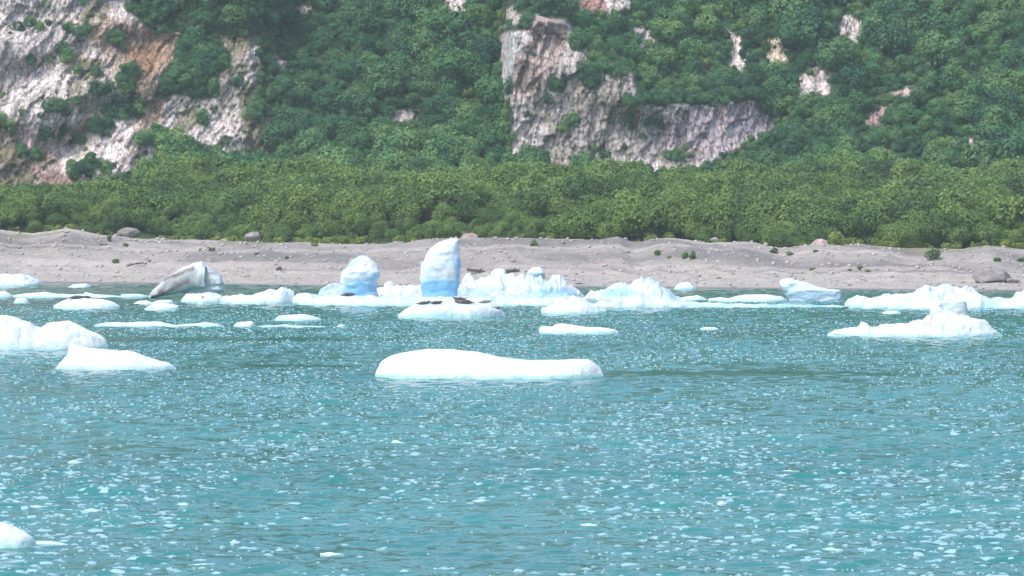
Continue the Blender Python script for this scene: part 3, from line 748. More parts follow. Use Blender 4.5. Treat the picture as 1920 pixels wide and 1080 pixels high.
for px, py, s, lab in [(1570, 461, 1.35, 'bright yellow-green shrub at the thicket edge behind the low gravel humps'), (1680, 466, 1.3, 'yellow-green rounded shrub above the gravel gully on the right beach')]:
    x, Y, Z = beach_at(px, py); plant('yellow', (x, Y + 3, Z - 0.6), s, 0, 'yellow_shrub', lab, 'shrub')
for px, py, s, lab in [(882, 182, 0.95, 'bright lime-green shrub on the slope left of the central outcrop'), (1325, 128, 1.0, 'yellow-green shrub on the ledge above the central outcrop'),
                       (945, 40, 1.3, 'yellow-green shrub at the upper left corner of the central outcrop'), (1090, 92, 1.2, 'olive bush beside the top of the brown rock slab'),
                       (1290, 185, 1.0, 'yellowish bush on the rim above the lilac rock wall')]:
    x, Y, Z = hill_at(px, py); plant('yellow', (x, Y - 0.5, Z - 0.3), s * 1.15, 0.4, 'slope_shrub', lab, 'shrub')

# ------------------------------------------------------------------ stones, boulders, driftwood
def ico(sub=2):
    import bmesh
    bm = bmesh.new(); bmesh.ops.create_icosphere(bm, subdivisions=sub, radius=1.0)
    V = np.array([v.co[:] for v in bm.verts]); Fc = np.array([[v.index for v in f.verts] for f in bm.faces]); bm.free(); return V, Fc
IV1, IF1 = ico(1); IV3, IF3 = ico(4)
def boulder(name, px, py, w, h, dp, seed, m, label, cat='boulder', sharp=0.22, sink=0.25):
    x, Y, Z = beach_at(px, py)
    V = IV3.copy()
    V = V * (1 + 0.28 * fbm(V[:, 0] * 1.2 + seed, V[:, 1] * 1.2, V[:, 2] * 1.2, 3, s=seed))[:, None]
    for k in range(9):          # flat broken faces
        rg = np.random.RandomState(seed * 10 + k); n = rg.normal(size=3); n /= np.linalg.norm(n); lim = 0.62 + 0.25 * rg.rand()
        d = V @ n; V = V - np.clip(d - lim, 0, None)[:, None] * n
    V = V + 0.035 * np.c_[vn(V[:, 0] * 6, V[:, 1] * 6, V[:, 2] * 6, 3), vn(V[:, 0] * 6, V[:, 1] * 6, V[:, 2] * 6, 4), vn(V[:, 0] * 6, V[:, 1] * 6, V[:, 2] * 6, 5)]
    V = V * np.array([w / 2, dp / 2, h / 2]) + np.array([0, 0, h * (0.5 - sink)])
    o = obj(name, mesh(name, V, IF3, m, smooth=False), loc=(x, Y + dp * 0.3, Z)); return tag(o, label, cat)
boulder('boulder', 1862, 529, 5.6, 2.4, 3.0, 3, M_boulder, 'big slab-sided grey boulder on the right beach near the water')
boulder('boulder', 1897, 530, 2.6, 0.9, 1.6, 4, M_boulder, 'low wedge-shaped grey rock leaning against the big boulder')
boulder('boulder', 880, 453, 2.8, 1.9, 2.0, 5, M_pinkb, 'squat pink boulder on the beach crest right beside the tall iceberg')
boulder('boulder', 525, 508, 0.95, 0.95, 0.9, 6, M_darkb, 'dark squarish boulder alone on the foreshore')
boulder('boulder', 1135, 500, 0.9, 0.55, 0.7, 7, M_pinkb, 'cream coloured rock on the beach behind the peaked iceberg', sink=.2)
boulder('boulder', 1310, 505, 0.8, 0.55, 0.6, 8, M_stone, 'pale round stone on the beach right of the peaked iceberg')
boulder('boulder', 1722, 504, 0.6, 0.6, 0.5, 9, M_stone, 'small white upright stone on the right beach')
boulder('boulder', 1015, 503, 0.55, 0.5, 0.5, 10, M_stone, 'small white stone above the iceberg with two knobs')
boulder('boulder', 1346, 523, 0.9, 0.3, 0.6, 12, M_darkb, 'flat dark stone near the waterline right of the peaked iceberg')
boulder('boulder', 1085, 533, 1.2, 0.3, 0.6, 13, M_darkb, 'thin dark stone at the waterline left of the peaked iceberg')
for px, py, w, h, sd, lab in [(236, 444, 3.6, 2.1, 21, 'grey rubble mound poking out of the shrubs left of the yellow grass'), (470, 452, 3.2, 1.9, 22, 'pale boulder among the shrubs right of the yellow grass'),
                              (1545, 462, 2.8, 1.4, 23, 'pinkish rock half hidden in the shrubs above the low gravel humps'), (1344, 446, 1.6, 1.2, 24, 'pale rounded rock standing in the thicket edge'),
                              (745, 462, 2.4, 1.2, 25, 'brown-grey rock at the thicket edge between the two tall icebergs')]:
    o = boulder('boulder', px, py, w, h, w * .6, sd, M_boulder if sd != 23 else M_pinkb, lab, sink=.15); o.location.y += 4.5; o.location.z -= 0.2
def log(px, py, L_, ang, r, label):
    x, Y, Z = beach_at(px, py); c, s = math.cos(rad(ang)), math.sin(rad(ang))
    ps = [([(-L_ / 2 * c, 0, -L_ / 2 * s), (-.1, .1, .05), (L_ / 2 * c, .1, L_ / 2 * s)], r, r * .6), ([(0.1, 0, .05), (L_ * .2, -.2, L_ * .16)], r * .5, r * .2), ([(-L_ * .2, 0, 0), (-L_ * .35, .2, L_ * .12)], r * .4, r * .15)]
    V, Fc = tube(ps, 7); tag(obj('driftwood_log', mesh('driftwood_log', V, Fc, M_drift), loc=(x, Y, Z + r + abs(s) * L_ / 2 * .4)), label, 'driftwood')
log(253, 498, 2.6, 10, 0.17, 'dark driftwood log lying on the left foreshore')
log(198, 461, 1.6, 0, 0.12, 'short dark driftwood lying at the right foot of the left gravel mound')
log(898, 512, 3.2, -8, 0.26, 'long dark driftwood trunk right behind the tall iceberg')
log(958, 511, 2.2, 4, 0.24, 'dark driftwood behind the two ice knobs')

def stones():
    n = 5200; rg = np.random.RandomState(5)
    i = rg.randint(14, BX.shape[0] - 12, n); j = rg.randint(3, BX.shape[1] - 3, n)
    s = 0.05 + 0.28 * rg.rand(n) ** 3.5
    Vs = IV1[None] * (1 + 0.25 * rg.normal(size=(n, len(IV1), 1))) * s[:, None, None] * np.array([1.2, 1, 0.75])
    Vs = Vs + np.stack([BX[i, j] + rg.rand(n) * .3, BY[i, j], BZ[i, j] + s * .25], -1)[:, None]
    Fs = IF1[None] + (np.arange(n) * len(IV1))[:, None, None]
    tag(obj('beach_stones', mesh('beach_stones', Vs.reshape(-1, 3), Fs.reshape(-1, 3), M_stone, smooth=False)), 'scattered pale stones on the gravel beach', 'stones', kind='stuff')
stones()

# ------------------------------------------------------------------ ice
def ell(px, py, spots):
    r = np.zeros(np.shape(px))
    for (cx, cy, rx, ry, k) in spots:
        d = np.hypot((px - cx) / rx, (py - cy) / ry); r = np.maximum(r, k * sstep(1.25, 0.6, d))
    return r
def strokes(px, py, segs):
    r = np.zeros(np.shape(px))
    for (ax, ay, bx, by, w, k) in segs:
        ex, ey = bx - ax, by - ay; t = np.clip(((px - ax) * ex + (py - ay) * ey) / (ex * ex + ey * ey), 0, 1)
        r = np.maximum(r, k * sstep(w, w * .35, np.hypot(px - ax - t * ex, py - ay - t * ey)))
    return r
def finish(V, Fc, seed, rough, blue, dirt, segs, base_blue, mint, zmax):
    P = V.copy(); q = rough
    f = 0.55 / max(q, 0.05) ** 0.25
    k = sstep(-0.05, 0.15, P[:, 2]) * 0.8 + 0.2
    D = np.c_[fbm(P[:, 0] * f, P[:, 1] * f, P[:, 2] * f * 1.4, 4, s=seed), fbm(P[:, 0] * f, P[:, 1] * f, P[:, 2] * f * 1.4, 4, s=seed + 50), 0.55 * fbm(P[:, 0] * f, P[:, 1] * f, P[:, 2] * f * 1.4, 4, s=seed + 90)]
    # shallow scallops melted into the sides
    u, v, wv = worley(P[:, 0] * 0.9 + P[:, 1] * 0.5, P[:, 2] * 1.4 + P[:, 1] * .3, s=seed + 7)
    V = P + D * (q * k)[:, None] + np.c_[0.3 * (wv - .5) * q * k, (0.8 * (u - 0.4) + 0.45 * (wv - .5)) * q * 1.1 * k, 0 * u]
    px, py = proj(V[:, 0], V[:, 1], V[:, 2])
    n = fbm(P[:, 0] * .5, P[:, 1] * .5, P[:, 2] * .8, 3, s=seed + 3)
    b = np.clip(base_blue * (0.9 + 2.6 * n) + 0.25 * sstep(0.45, 0.05, P[:, 2]) * (zmax > 0.6), 0, 1)
    b = np.maximum(b, ell(px + 4 * n, py + 3 * n, blue)); d = np.maximum(ell(px, py, dirt) * (0.55 + 0.45 * sstep(-.35, .2, n)), strokes(px, py + 2 * n, segs))
    mi = mint * sstep(0.34, 0.10, P[:, 2] + 0.06 * n)
    return V, {'blue': ('FLOAT', b), 'dirt': ('FLOAT', np.clip(d, 0, 1)), 'mint': ('FLOAT', mi)}
def mound(name, base, prof, label, depth=None, p=2.6, ramp_top=False, seed=1, rough=0.12, blue=(), dirt=(), segs=(), base_blue=0.12, mint=0.5, cat='iceberg', group=None, parent=None, nu=None, foot=True, yoff=0.0):
    """an iceberg or floe from its skyline; its front edge meets the water at photo row base"""
    pr = np.array(prof, float); Yf = float(water_y(base)); wpx = pr[-1, 0] - pr[0, 0]; W = wpx * Yf / F
    D = depth if depth else max(0.5, 0.55 * W)
    Yc = Yf + D / 2 + yoff
    nu = nu or int(np.clip(wpx / 1.4, 24, 220)); nv = 30
    tt = np.linspace(0, 1, nu); tt = 0.5 - 0.5 * np.cos(np.pi * tt) * (0.35 + 0.65 * np.abs(np.cos(np.pi * tt)) ** 0) if False else tt
    pxs = pr[0, 0] + wpx * tt; tops = np.interp(pxs, pr[:, 0], pr[:, 1])
    h = np.maximum(zat(tops, Yc), 0.04); xs = (pxs - 960) * Yc / F
    e = np.minimum(tt, 1 - tt) * 2
    hd = D / 2 * np.clip(1 - (1 - e) ** 3, 0.03, 1) * (0.72 + 0.28 * (h / h.max()) ** 0.5) * (1 + 0.18 * fbm(xs * .4 + seed, 0 * xs, s=seed))
    v = np.linspace(-1, 1, nv); v = np.sign(v) * np.abs(v) ** 0.75
    VV = np.broadcast_to(v[:, None], (nv, nu)); top = (1 - np.abs(VV) ** (2.0 if p == 2.6 else p * .7))
    if ramp_top: top = np.interp(VV, [-1, -.94, -.82, .65, 1], [0, .45, .66, 1, 0])
    X = np.broadcast_to(xs, (nv, nu)); Y = Yc + VV * hd * 1.0; Z = h * np.clip(top, 0, 1) ** 0.8 * (1 + (0.30 if rough > .08 else .12) * (1 - np.exp(-(VV * 2.2) ** 2)) * fbm(X * 1.1 + seed, VV * 2.5, o=3, s=seed + 2)) * (1 + (0.24 if rough > .095 else 0.0) * fbm(X * 1.25 + seed, VV * 1.3 + Y * 0.0, o=4, s=seed, g=.65) * sstep(0, .4, h))
    # a wandering ridge line
    sk = -0.5 * (1 / nv)
    rows = [np.stack([X[0], Y[0] - 0.02, np.full(nu, -0.5)], -1)] + [np.stack([X[i], Y[i], Z[i]], -1) for i in range(nv)] + [np.stack([X[-1], Y[-1] + 0.02, np.full(nu, -0.5)], -1)]
    G = np.array(rows); nr = len(rows)
    V = G.reshape(-1, 3); Fc = grid_faces(nr, nu)[:, ::-1]
    r = min(rough, 0.5 * h.max()) if rough else 0
    V, at = finish(V, Fc, seed, r, blue, dirt, segs, base_blue, mint, h.max())
    me = mesh(name, V, Fc, M_ice, at); o = obj(name, me, parent)
    if label: tag(o, label, cat, group)
    return o
def tower(name, base, levels, label, depth=0.8, Yc=None, seed=1, rough=0.15, blue=(), dirt=(), segs=(), base_blue=0.1, mint=0.0, cat='iceberg', parent=None, sink=0.5, expo=2.4, ns=44):
    """a standing berg: closed horizontal rings between its left and right outlines"""
    lv = np.array(sorted(levels, key=lambda q: -q[0]), float)
    Yc = Yc or float(water_y(base)) + 1.5
    n = 40; t = np.linspace(0, 1, n); py = lv[0, 0] + (lv[-1, 0] - lv[0, 0]) * t
    L_ = np.interp(-py, -lv[:, 0], lv[:, 1]); R_ = np.interp(-py, -lv[:, 0], lv[:, 2])
    Z = zat(py, Yc); Z = np.r_[Z[0] - sink, Z]; L_ = np.r_[L_[0], L_]; R_ = np.r_[R_[0], R_]
    cx = ((L_ + R_) / 2 - 960) * Yc / F; hw = (R_ - L_) / 2 * Yc / F
    a = np.linspace(0, 2 * np.pi, ns, endpoint=False); ca, sa = np.cos(a), np.sin(a)
    ex = np.sign(ca) * np.abs(ca) ** (2 / expo); ey = np.sign(sa) * np.abs(sa) ** (2 / expo)
    G = np.stack([cx[:, None] + hw[:, None] * ex, Yc + hw[:, None] * depth * ey, np.broadcast_to(Z[:, None], (len(Z), ns))], -1)
    V = G.reshape(-1, 3); nr = len(Z)
    i = np.arange(nr - 1)[:, None] * ns + np.arange(ns)[None]; j = np.arange(nr - 1)[:, None] * ns + (np.arange(ns)[None] + 1) % ns
    Fc = np.stack([i, j, j + ns, i + ns], -1).reshape(-1, 4)
    V = np.r_[V, [[cx[-1], Yc, Z[-1] + 0.03]]]; c = len(V) - 1; k = (nr - 1) * ns + np.arange(ns); k2 = (nr - 1) * ns + (np.arange(ns) + 1) % ns
    capf = np.stack([k[::2], k2[::2], np.roll(k, -2)[::2], np.full(ns // 2, c)], -1)
    Fc = np.r_[Fc, capf]
    V, at = finish(V, Fc, seed, rough, blue, dirt, segs, base_blue, mint, 2.0)
    me = mesh(name, V, Fc, M_ice, at); o = obj(name, me, parent)
    if label: tag(o, label, cat)
    return o

FLOE = {}
def all_ice():
    # the long shelf with the two standing bergs
    sh = FLOE['shelf'] = mound('ice_shelf', 574, [(560, 568), (592, 562), (600, 556), (640, 553), (700, 555), (745, 556), (790, 557), (860, 557), (900, 556), (960, 553), (1010, 556), (1080, 558), (1150, 566)],
          'long low white ice shelf carrying the round and the tall iceberg', depth=7, p=5, seed=3, rough=0.16, base_blue=0.16, blue=[(985, 556, 60, 5, .5), (760, 562, 60, 6, .3)], mint=.6, cat='ice floe')
    mound('ice_ridge', 570.3, [(594, 562), (598, 546), (606, 537), (616, 534), (636, 534), (650, 540), (700, 545), (718, 540), (745, 537), (770, 534), (800, 530), (862, 532), (880, 545), (960, 548), (1060, 553), (1100, 564)],
          None, depth=4, p=4, seed=4, rough=0.2, base_blue=0.2, parent=sh, blue=[(1035, 552, 40, 8, .7)])
    tower('iceberg', 556, [(562, 641, 706), (550, 637, 708), (541, 636, 704), (528, 635, 706), (520, 637, 712), (510, 641, 714), (502, 650, 711), (494, 655, 705), (487, 660, 698), (481, 668, 690), (478.5, 673, 682)],
          'rounded iceberg with a blue base, standing left of the tall one', seed=5, rough=0.26, Yc=473.6, sink=1.4, blue=[(675, 543, 40, 16, .95), (700, 522, 14, 12, .6), (668, 512, 24, 5, .45)], base_blue=.3)
    tower('iceberg', 556, [(562, 794, 858), (552, 792, 857), (540, 790, 860), (528, 788, 862), (520, 787, 862), (508, 787, 864), (495, 790, 864), (480, 797, 861), (468, 806, 861), (458, 817, 861), (451, 830, 861), (447.5, 846, 860)],
          'tall leaning white iceberg with a bright blue lower third', seed=6, rough=0.2, depth=0.6, Yc=473.4, sink=1.4, blue=[(825, 544, 50, 25, 1.0), (862, 520, 10, 44, .85)], base_blue=.16)
    tower('ice_lump', 548, [(548, 718, 742), (540, 718, 741), (533, 720, 740), (529, 724, 736), (528, 727, 733)], 'small white ice ball between the round and the tall iceberg', seed=7, rough=0.05, Yc=482, cat='ice lump', depth=1)
    hm = mound('iceberg', 566, [(862, 545), (868, 522), (880, 514), (884, 518), (892, 523), (905, 519), (920, 516), (930, 515), (955, 517), (985, 517), (1020, 521), (1030, 524), (1036, 520), (1042, 517), (1048, 520), (1053, 524), (1060, 524), (1066, 532), (1086, 545), (1080, 556), (1100, 562)][:19] + [(1100, 562)],
               'wide white iceberg carrying two round knobs, right of the tall one', depth=6, seed=9, rough=0.26, base_blue=.2, blue=[(905, 543, 40, 8, .45), (1030, 550, 55, 12, .75), (960, 540, 40, 5, .3)], p=2.4)
    tower('ice_knob', 560, [(525, 918, 950), (516, 919, 951), (509, 922, 949), (505, 927, 945), (503.5, 933, 939)], None, seed=11, rough=.07, Yc=523, parent=hm, depth=1, blue=[(935, 518, 16, 6, .3)])
    tower('ice_knob', 560, [(530, 990, 1018), (522, 988, 1021), (512, 988, 1022), (505, 993, 1018), (501, 999, 1012)], None, seed=12, rough=.07, Yc=523, parent=hm, depth=1, blue=[(1005, 520, 15, 12, .6)])
    tower('ice_knob', 560, [(530, 868, 886), (520, 870, 886), (513, 874, 882)], None, seed=13, rough=.05, Yc=521, parent=hm, depth=1)
    mound('iceberg', 590, [(1015, 580), (1040, 568), (1055, 562), (1065, 562), (1076, 555), (1086, 556), (1098, 562), (1110, 569), (1120, 573), (1137, 582)], 'small white iceberg with a mint-green foot in front of the white shelf', depth=3, seed=14, rough=.12, mint=1.0)
    mound('iceberg', 577, [(1094, 562), (1108, 549), (1125, 544), (1148, 540), (1158, 532), (1170, 531), (1178, 537), (1190, 530), (1203, 521), (1214, 520), (1223, 517), (1232, 524), (1245, 536), (1258, 548), (1266, 557), (1290, 566), (1340, 567), (1400, 570), (1470, 571), (1590, 574)],
          'peaked pale blue iceberg trailing a long low ice tongue to the right', depth=6, seed=16, rough=.28, base_blue=.22, blue=[(1160, 549, 42, 9, .75), (1240, 550, 18, 10, .4), (1210, 535, 20, 8, .15)], mint=.5)
    mound('ice_floe', 563, [(1268, 561), (1285, 556), (1300, 555), (1308, 553), (1318, 557), (1328, 562)], 'thin ice floe just right of the peaked pale blue iceberg', depth=2.5, seed=18, rough=.06, cat='ice floe')
    mound('ice_floe', 566, [(1328, 560), (1350, 557), (1365, 559), (1385, 554), (1400, 552), (1440, 552), (1466, 556), (1475, 562)], 'flat ice floe touching the left side of the slanted blue iceberg', depth=2.5, seed=19, rough=.08, cat='ice floe')
    mound('ice_lump', 543, [(1264, 541), (1270, 533), (1280, 529), (1292, 530), (1300, 536), (1306, 541)], 'small white ice hump grounded at the beach edge', depth=1.5, seed=20, rough=.06, cat='ice lump')
    tower('iceberg', 569, [(571, 1482, 1577), (563, 1477, 1577), (556, 1474, 1577), (548, 1469, 1577), (545, 1467, 1577), (541, 1465, 1553), (536, 1462, 1530), (530, 1461, 1516), (526, 1463, 1498), (523, 1468, 1485)], 'slanted pale blue iceberg, high on its left and cut off square on its right', seed=22, rough=.22, Yc=493, depth=0.35, blue=[(1525, 555, 48, 14, .5), (1487, 545, 16, 14, .55)], base_blue=.15)
    mound('iceberg', 579, [(1583, 570), (1592, 558), (1606, 552), (1620, 555), (1636, 559), (1660, 554), (1690, 549), (1712, 549), (1722, 539), (1738, 535), (1758, 537), (1790, 538), (1826, 540), (1838, 550), (1850, 556), (1880, 559), (1900, 556), (1906, 548), (1925, 545), (1960, 550), (1990, 570)],
          'long white iceberg reaching out past the right edge, behind the spiked one', depth=7, seed=24, rough=.25, base_blue=.18, blue=[(1750, 560, 30, 14, .3), (1850, 565, 50, 8, .35)])
    sp = mound('iceberg', 632, [(1550, 626), (1565, 619), (1590, 616), (1612, 613), (1617, 605), (1623, 605), (1632, 614), (1660, 609), (1700, 608), (1718, 601), (1738, 592), (1746, 590), (1800, 586), (1822, 594), (1846, 603), (1860, 614), (1880, 629)],
               'white iceberg with a spike, brown streaks and a long low tail to its left', depth=4.5, seed=26, rough=.14, segs=[(1750, 583, 1743, 612, 3.5, .55), (1738, 600, 1730, 611, 2.5, .4)], base_blue=.08)
    tower('spike', 620, [(606, 1742, 1826), (596, 1746, 1818), (588, 1748, 1815), (576, 1750, 1815), (570, 1752, 1813), (566, 1753, 1812), (564, 1754, 1808)], None, seed=27, rough=.12, Yc=388, parent=sp, depth=.7, segs=[(1763, 570, 1768, 580, 2.5, .4)])
    tower('spike', 620, [(582, 1744, 1775), (570, 1750, 1769), (560, 1753, 1765), (550, 1756, 1761)], None, seed=28, rough=.03, Yc=387.5, parent=sp, depth=.7)
    # the dirty tilted berg
    db = tower('iceberg', 566, [(566, 344, 420), (558, 343, 404), (553, 344, 408), (548, 345, 412), (542, 340, 421), (536, 338, 416), (531, 332, 420), (524, 330, 416), (518, 330, 412), (508, 336, 404), (500, 352, 390), (494, 368, 383), (491, 374, 380)], 'dirty white tilted iceberg whose striped slab leans out to the left', seed=30, rough=.24, Yc=508, depth=.6, expo=4.5, dirt=[(360, 525, 50, 40, .34), (385, 505, 16, 12, .4)], segs=[(378, 497, 340, 508, 2.5, .5)], base_blue=.06, mint=.3)
    # its leaning slab: a thick tilted plate
    Yc = 507.0
    lo = [(279, 560), (306, 555), (325, 551), (342, 549), (366, 540)]; hi = [(279, 555), (286, 544), (297, 533), (310, 521), (325, 512.5), (344, 501), (362, 494), (379, 490.5), (384, 499), (392, 505)]
    n = 44; t = np.linspace(0, 1, n); la = np.array(lo, float); ha = np.array(hi, float)
    pxs = 279 + t * 106; lo_y = np.interp(pxs, la[:, 0], la[:, 1]); hi_y = np.interp(pxs, ha[:, 0], ha[:, 1])
    ns = 26; a = np.linspace(0, 2 * np.pi, ns, endpoint=False)
    ca, sa = np.cos(a), np.sin(a); ex = np.sign(ca) * np.abs(ca) ** .5; ey = np.sign(sa) * np.abs(sa) ** .6
    zt, zb_ = zat(hi_y, Yc), np.maximum(zat(lo_y, Yc), -0.1); zc, hz = (zt + zb_) / 2, (zt - zb_) / 2
    G = np.stack([np.broadcast_to(((pxs - 960) * Yc / F)[:, None], (n, ns)), Yc + (0.6 + 1.1 * np.sqrt(t))[:, None] * ey * 1.0, zc[:, None] + hz[:, None] * ex], -1)
    V = G.reshape(-1, 3); i = np.arange(n - 1)[:, None] * ns + np.arange(ns)[None]; j = np.arange(n - 1)[:, None] * ns + (np.arange(ns)[None] + 1) % ns
    Fc = np.stack([i, i + ns, j + ns, j], -1).reshape(-1, 4)
    V, at = finish(V, Fc, 31, .26, [], [(325, 528, 62, 34, .38), (340, 525, 7, 5, .9)], [(308, 525, 362, 502, 5.5, 1.0), (286, 557, 352, 531, 5, 1.0), (298, 545, 318, 534, 7, 1.0), (318, 535, 350, 518, 3, .7)], .02, 0, 3)
    tag(obj('leaning_slab', mesh('leaning_slab', V, Fc, M_ice, at), db), 'tilted slab of ice streaked with dark grit')
    mound('iceberg', 570, [(412, 562), (416, 556), (430, 554), (450, 553), (472, 553), (480, 548), (500, 545), (520, 543), (535, 540), (546, 540), (551, 548), (552, 562)], 'low white wedge of ice rising to the right, next to the dirty tilted berg', depth=3.5, seed=33, rough=.12, p=3.5)
    mound('ice_floe', 568, [(340, 560), (350, 551), (390, 550), (414, 553), (424, 561)], 'white shelf of ice around the foot of the dirty tilted berg', depth=2.5, seed=34, rough=.1, p=4, cat='ice floe', dirt=[(380, 557, 5, 3, .8)])
    mound('ice_floe', 570, [(548, 562), (556, 553), (570, 549), (582, 549), (596, 552), (604, 562)], 'small low white floe tucked against the left end of the long shelf', depth=3, seed=35, rough=.1, cat='ice floe')
    mound('ice_floe', 536, [(-30, 526), (-10, 517), (10, 514), (30, 513), (48, 515), (62, 520), (73, 525), (78, 530)], 'pale mint-edged ice mound against the shore at the left edge', depth=5, seed=36, rough=.1, mint=.9, cat='ice mound')
    mound('ice_floe', 539, [(128, 537), (138, 533), (152, 532), (162, 531), (170, 536)], 'small thin ice floe in the calm water near the left shore', depth=1.4, seed=37, rough=.04, cat='ice floe')
    # long thin string of brash at the left
    mound('ice_strip', 558, [(14, 555), (40, 551), (62, 549), (85, 547), (100, 550), (130, 552), (158, 551), (160, 547), (175, 551), (200, 553), (225, 555), (230, 551), (262, 551), (284, 556)], 'long narrow white ice strip reaching from the left to the dirty tilted berg', depth=2.2, p=4, seed=38, rough=.08, cat='ice strip')
    mound('ice_lump', 558, [(-16, 554), (-4, 547), (8, 545), (16, 549), (24, 555)], 'small ice lump at the left end of the long narrow ice strip', depth=1.4, seed=39, rough=.06, cat='ice lump')
    mound('ice_lump', 569, [(25, 566), (30, 560), (40, 558), (48, 559), (55, 566)], 'small white ice lump left of the oval floe with two seals', depth=1, seed=40, rough=.04, cat='ice lump')
    FLOE['oval'] = mound('ice_floe', 580, [(100, 573), (115, 565), (130, 559), (150, 556), (170, 559), (195, 561), (212, 566), (224, 573)], 'oval white ice floe with two seals lying on it', depth=4, seed=41, rough=.07, cat='ice floe')
    mound('ice_floe', 582, [(271, 578), (285, 570), (300, 566), (315, 569), (333, 572), (336, 579)], 'white ice floe in front of the tip of the dirty tilted berg', depth=2, seed=42, rough=.06, cat='ice floe')
    mound('ice_strip', 571, [(250, 569), (260, 564), (275, 563), (285, 567), (300, 562), (322, 562), (325, 568)], 'flat sliver of ice right under the tip of the dirty tilted berg', depth=1, seed=43, rough=.03, cat='ice strip')
    mound('ice_lump', 566 + 5, [(370, 569), (375, 563), (380, 565), (385, 569)], 'tiny ice lump in front of the dirty tilted berg', depth=.5, seed=44, rough=.02, cat='ice lump')
    FLOE['seals'] = mound('ice_floe', 598, [(746, 590), (760, 580), (775, 573), (790, 568), (820, 564), (850, 563), (890, 566), (920, 570), (938, 578), (947, 590)], 'flat ice floe crowded with seals in front of the tall iceberg', depth=5.5, ramp_top=True, seed=45, rough=0.06, mint=.8, cat='ice floe')
    mound('ice_floe', 602, [(515, 598), (522, 592), (545, 590), (570, 589), (585, 592), (602, 597)], 'small flat floe alone left of the floe crowded with seals', depth=1.6, seed=46, rough=.04, cat='ice floe')
    mound('ice_strip', 613, [(176, 609), (195, 605), (215, 604), (240, 605), (262, 603), (300, 603), (312, 606), (330, 609), (372, 606), (385, 604), (405, 607), (420, 611)], 'longest of the thin white ice strips, behind the left snow-white berg', depth=1.4, p=4, seed=47, rough=.04, cat='ice strip')
    mound('ice_lump', 613, [(438, 610), (445, 604), (460, 603), (473, 602), (478, 610)], 'small lilac-white ice lump in the middle of the thin ice line', depth=1, seed=48, rough=.04, cat='ice lump')
    mound('ice_strip', 614, [(480, 612), (500, 610), (520, 610), (535, 608), (550, 610), (580, 611), (610, 612)], 'hair-thin ice strip right of the lilac-white ice lump', depth=.7, p=4, seed=49, rough=.02, cat='ice strip')
    mound('ice_lump', 614, [(631, 612), (637, 608), (643, 608), (648, 612)], 'tiny lone ice lump at the right end of the thin ice line', depth=.5, seed=50, rough=.02, cat='ice lump')
    mound('ice_floe', 627, [(1010, 619), (1014, 611), (1024, 612), (1036, 612), (1042, 607), (1055, 606), (1072, 609), (1100, 613), (1128, 614), (1150, 617), (1160, 621)], 'low pale green-tinted ice floe right of the floe crowded with seals', depth=2.4, p=4, seed=51, rough=.06, mint=.6, cat='ice floe')
    mound('ice_floe', 589, [(1654, 586), (1665, 583), (1680, 583), (1690, 586)], 'tiny flat floe between the long and the spiked iceberg', depth=.9, seed=52, rough=.02, cat='ice floe')
    mound('ice_strip', 618, [(1312, 616), (1322, 613), (1340, 613), (1348, 616)], 'thin lone ice sliver in open water far left of the spiked iceberg', depth=.5, seed=54, rough=.02, cat='ice strip')
    # near ones
    mound('ice_floe', 712, [(703, 702), (708, 690), (715, 677), (730, 668), (750, 662), (775, 657), (800, 654), (845, 654), (870, 657), (895, 659), (915, 664), (935, 668), (960, 672), (1000, 675), (1050, 675), (1085, 673), (1105, 674), (1116, 680), (1126, 690), (1131, 702)],
          'big smooth white ice floe alone in the middle of the water', depth=4.5, p=2.6, seed=56, rough=.07, base_blue=.03, mint=.9)
    mound('iceberg', 656, [(-60, 600), (-20, 591), (10, 591), (26, 593), (40, 600), (55, 604), (66, 611), (76, 614), (92, 604), (115, 602), (128, 601), (145, 608), (165, 618), (185, 626), (196, 634), (202, 648)],
          'large smooth two-humped white iceberg at the left edge', depth=4, seed=58, rough=.09, base_blue=.06, mint=.4, blue=[(60, 646, 90, 6, .35)])
    mound('iceberg', 694, [(104, 690), (112, 680), (126, 664), (131, 645), (136, 644), (160, 651), (200, 655), (225, 657), (242, 656), (256, 661), (280, 670), (300, 677), (316, 679), (330, 690)],
          'white wedge of ice with a sharp left shoulder in front of the two-humped berg', depth=3, seed=59, rough=.06, base_blue=.04, mint=.4)
    mound('iceberg', 1030, [(-70, 985), (-30, 976), (0, 979), (20, 984), (40, 994), (58, 1006), (66, 1016)], 'white tip of ice sticking in at the lower left edge', depth=1.6, seed=60, rough=.03, base_blue=.03)
    mound('ice_strip', 1024, [(52, 1019), (70, 1014), (95, 1014), (115, 1018), (126, 1021)], 'flat sliver of ice trailing from the ice at the lower left edge', depth=.35, seed=61, rough=.01, cat='ice strip')
    # single bits of brash in the foreground, each where the photo shows one
    bits = [(140, 868, 14, 6), (146, 887, 24, 3), (425, 888, 8, 5), (345, 948, 18, 6), (440, 1018, 10, 6), (172, 958, 16, 5), (68, 952, 20, 5), (385, 1062, 34, 6), (745, 832, 14, 7),
            (1560, 1032, 18, 6), (1355, 944, 10, 5), (1010, 882, 24, 4), (1480, 885, 20, 4), (1105, 985, 16, 4), (620, 1040, 20, 5), (905, 940, 16, 4)]
    for k, (bx, by, w, h) in enumerate(bits):
        mound('ice_chip', by, [(bx - w, by - 1), (bx - w * .5, by - h * .8), (bx, by - h), (bx + w * .4, by - h * .6), (bx + w, by - 1)], 'small floating chip of clear white ice in the rippled foreground water',
              depth=.3, seed=70 + k, rough=.015, cat='ice chip', nu=20, group='loose ice chips in the foreground water')
all_ice()

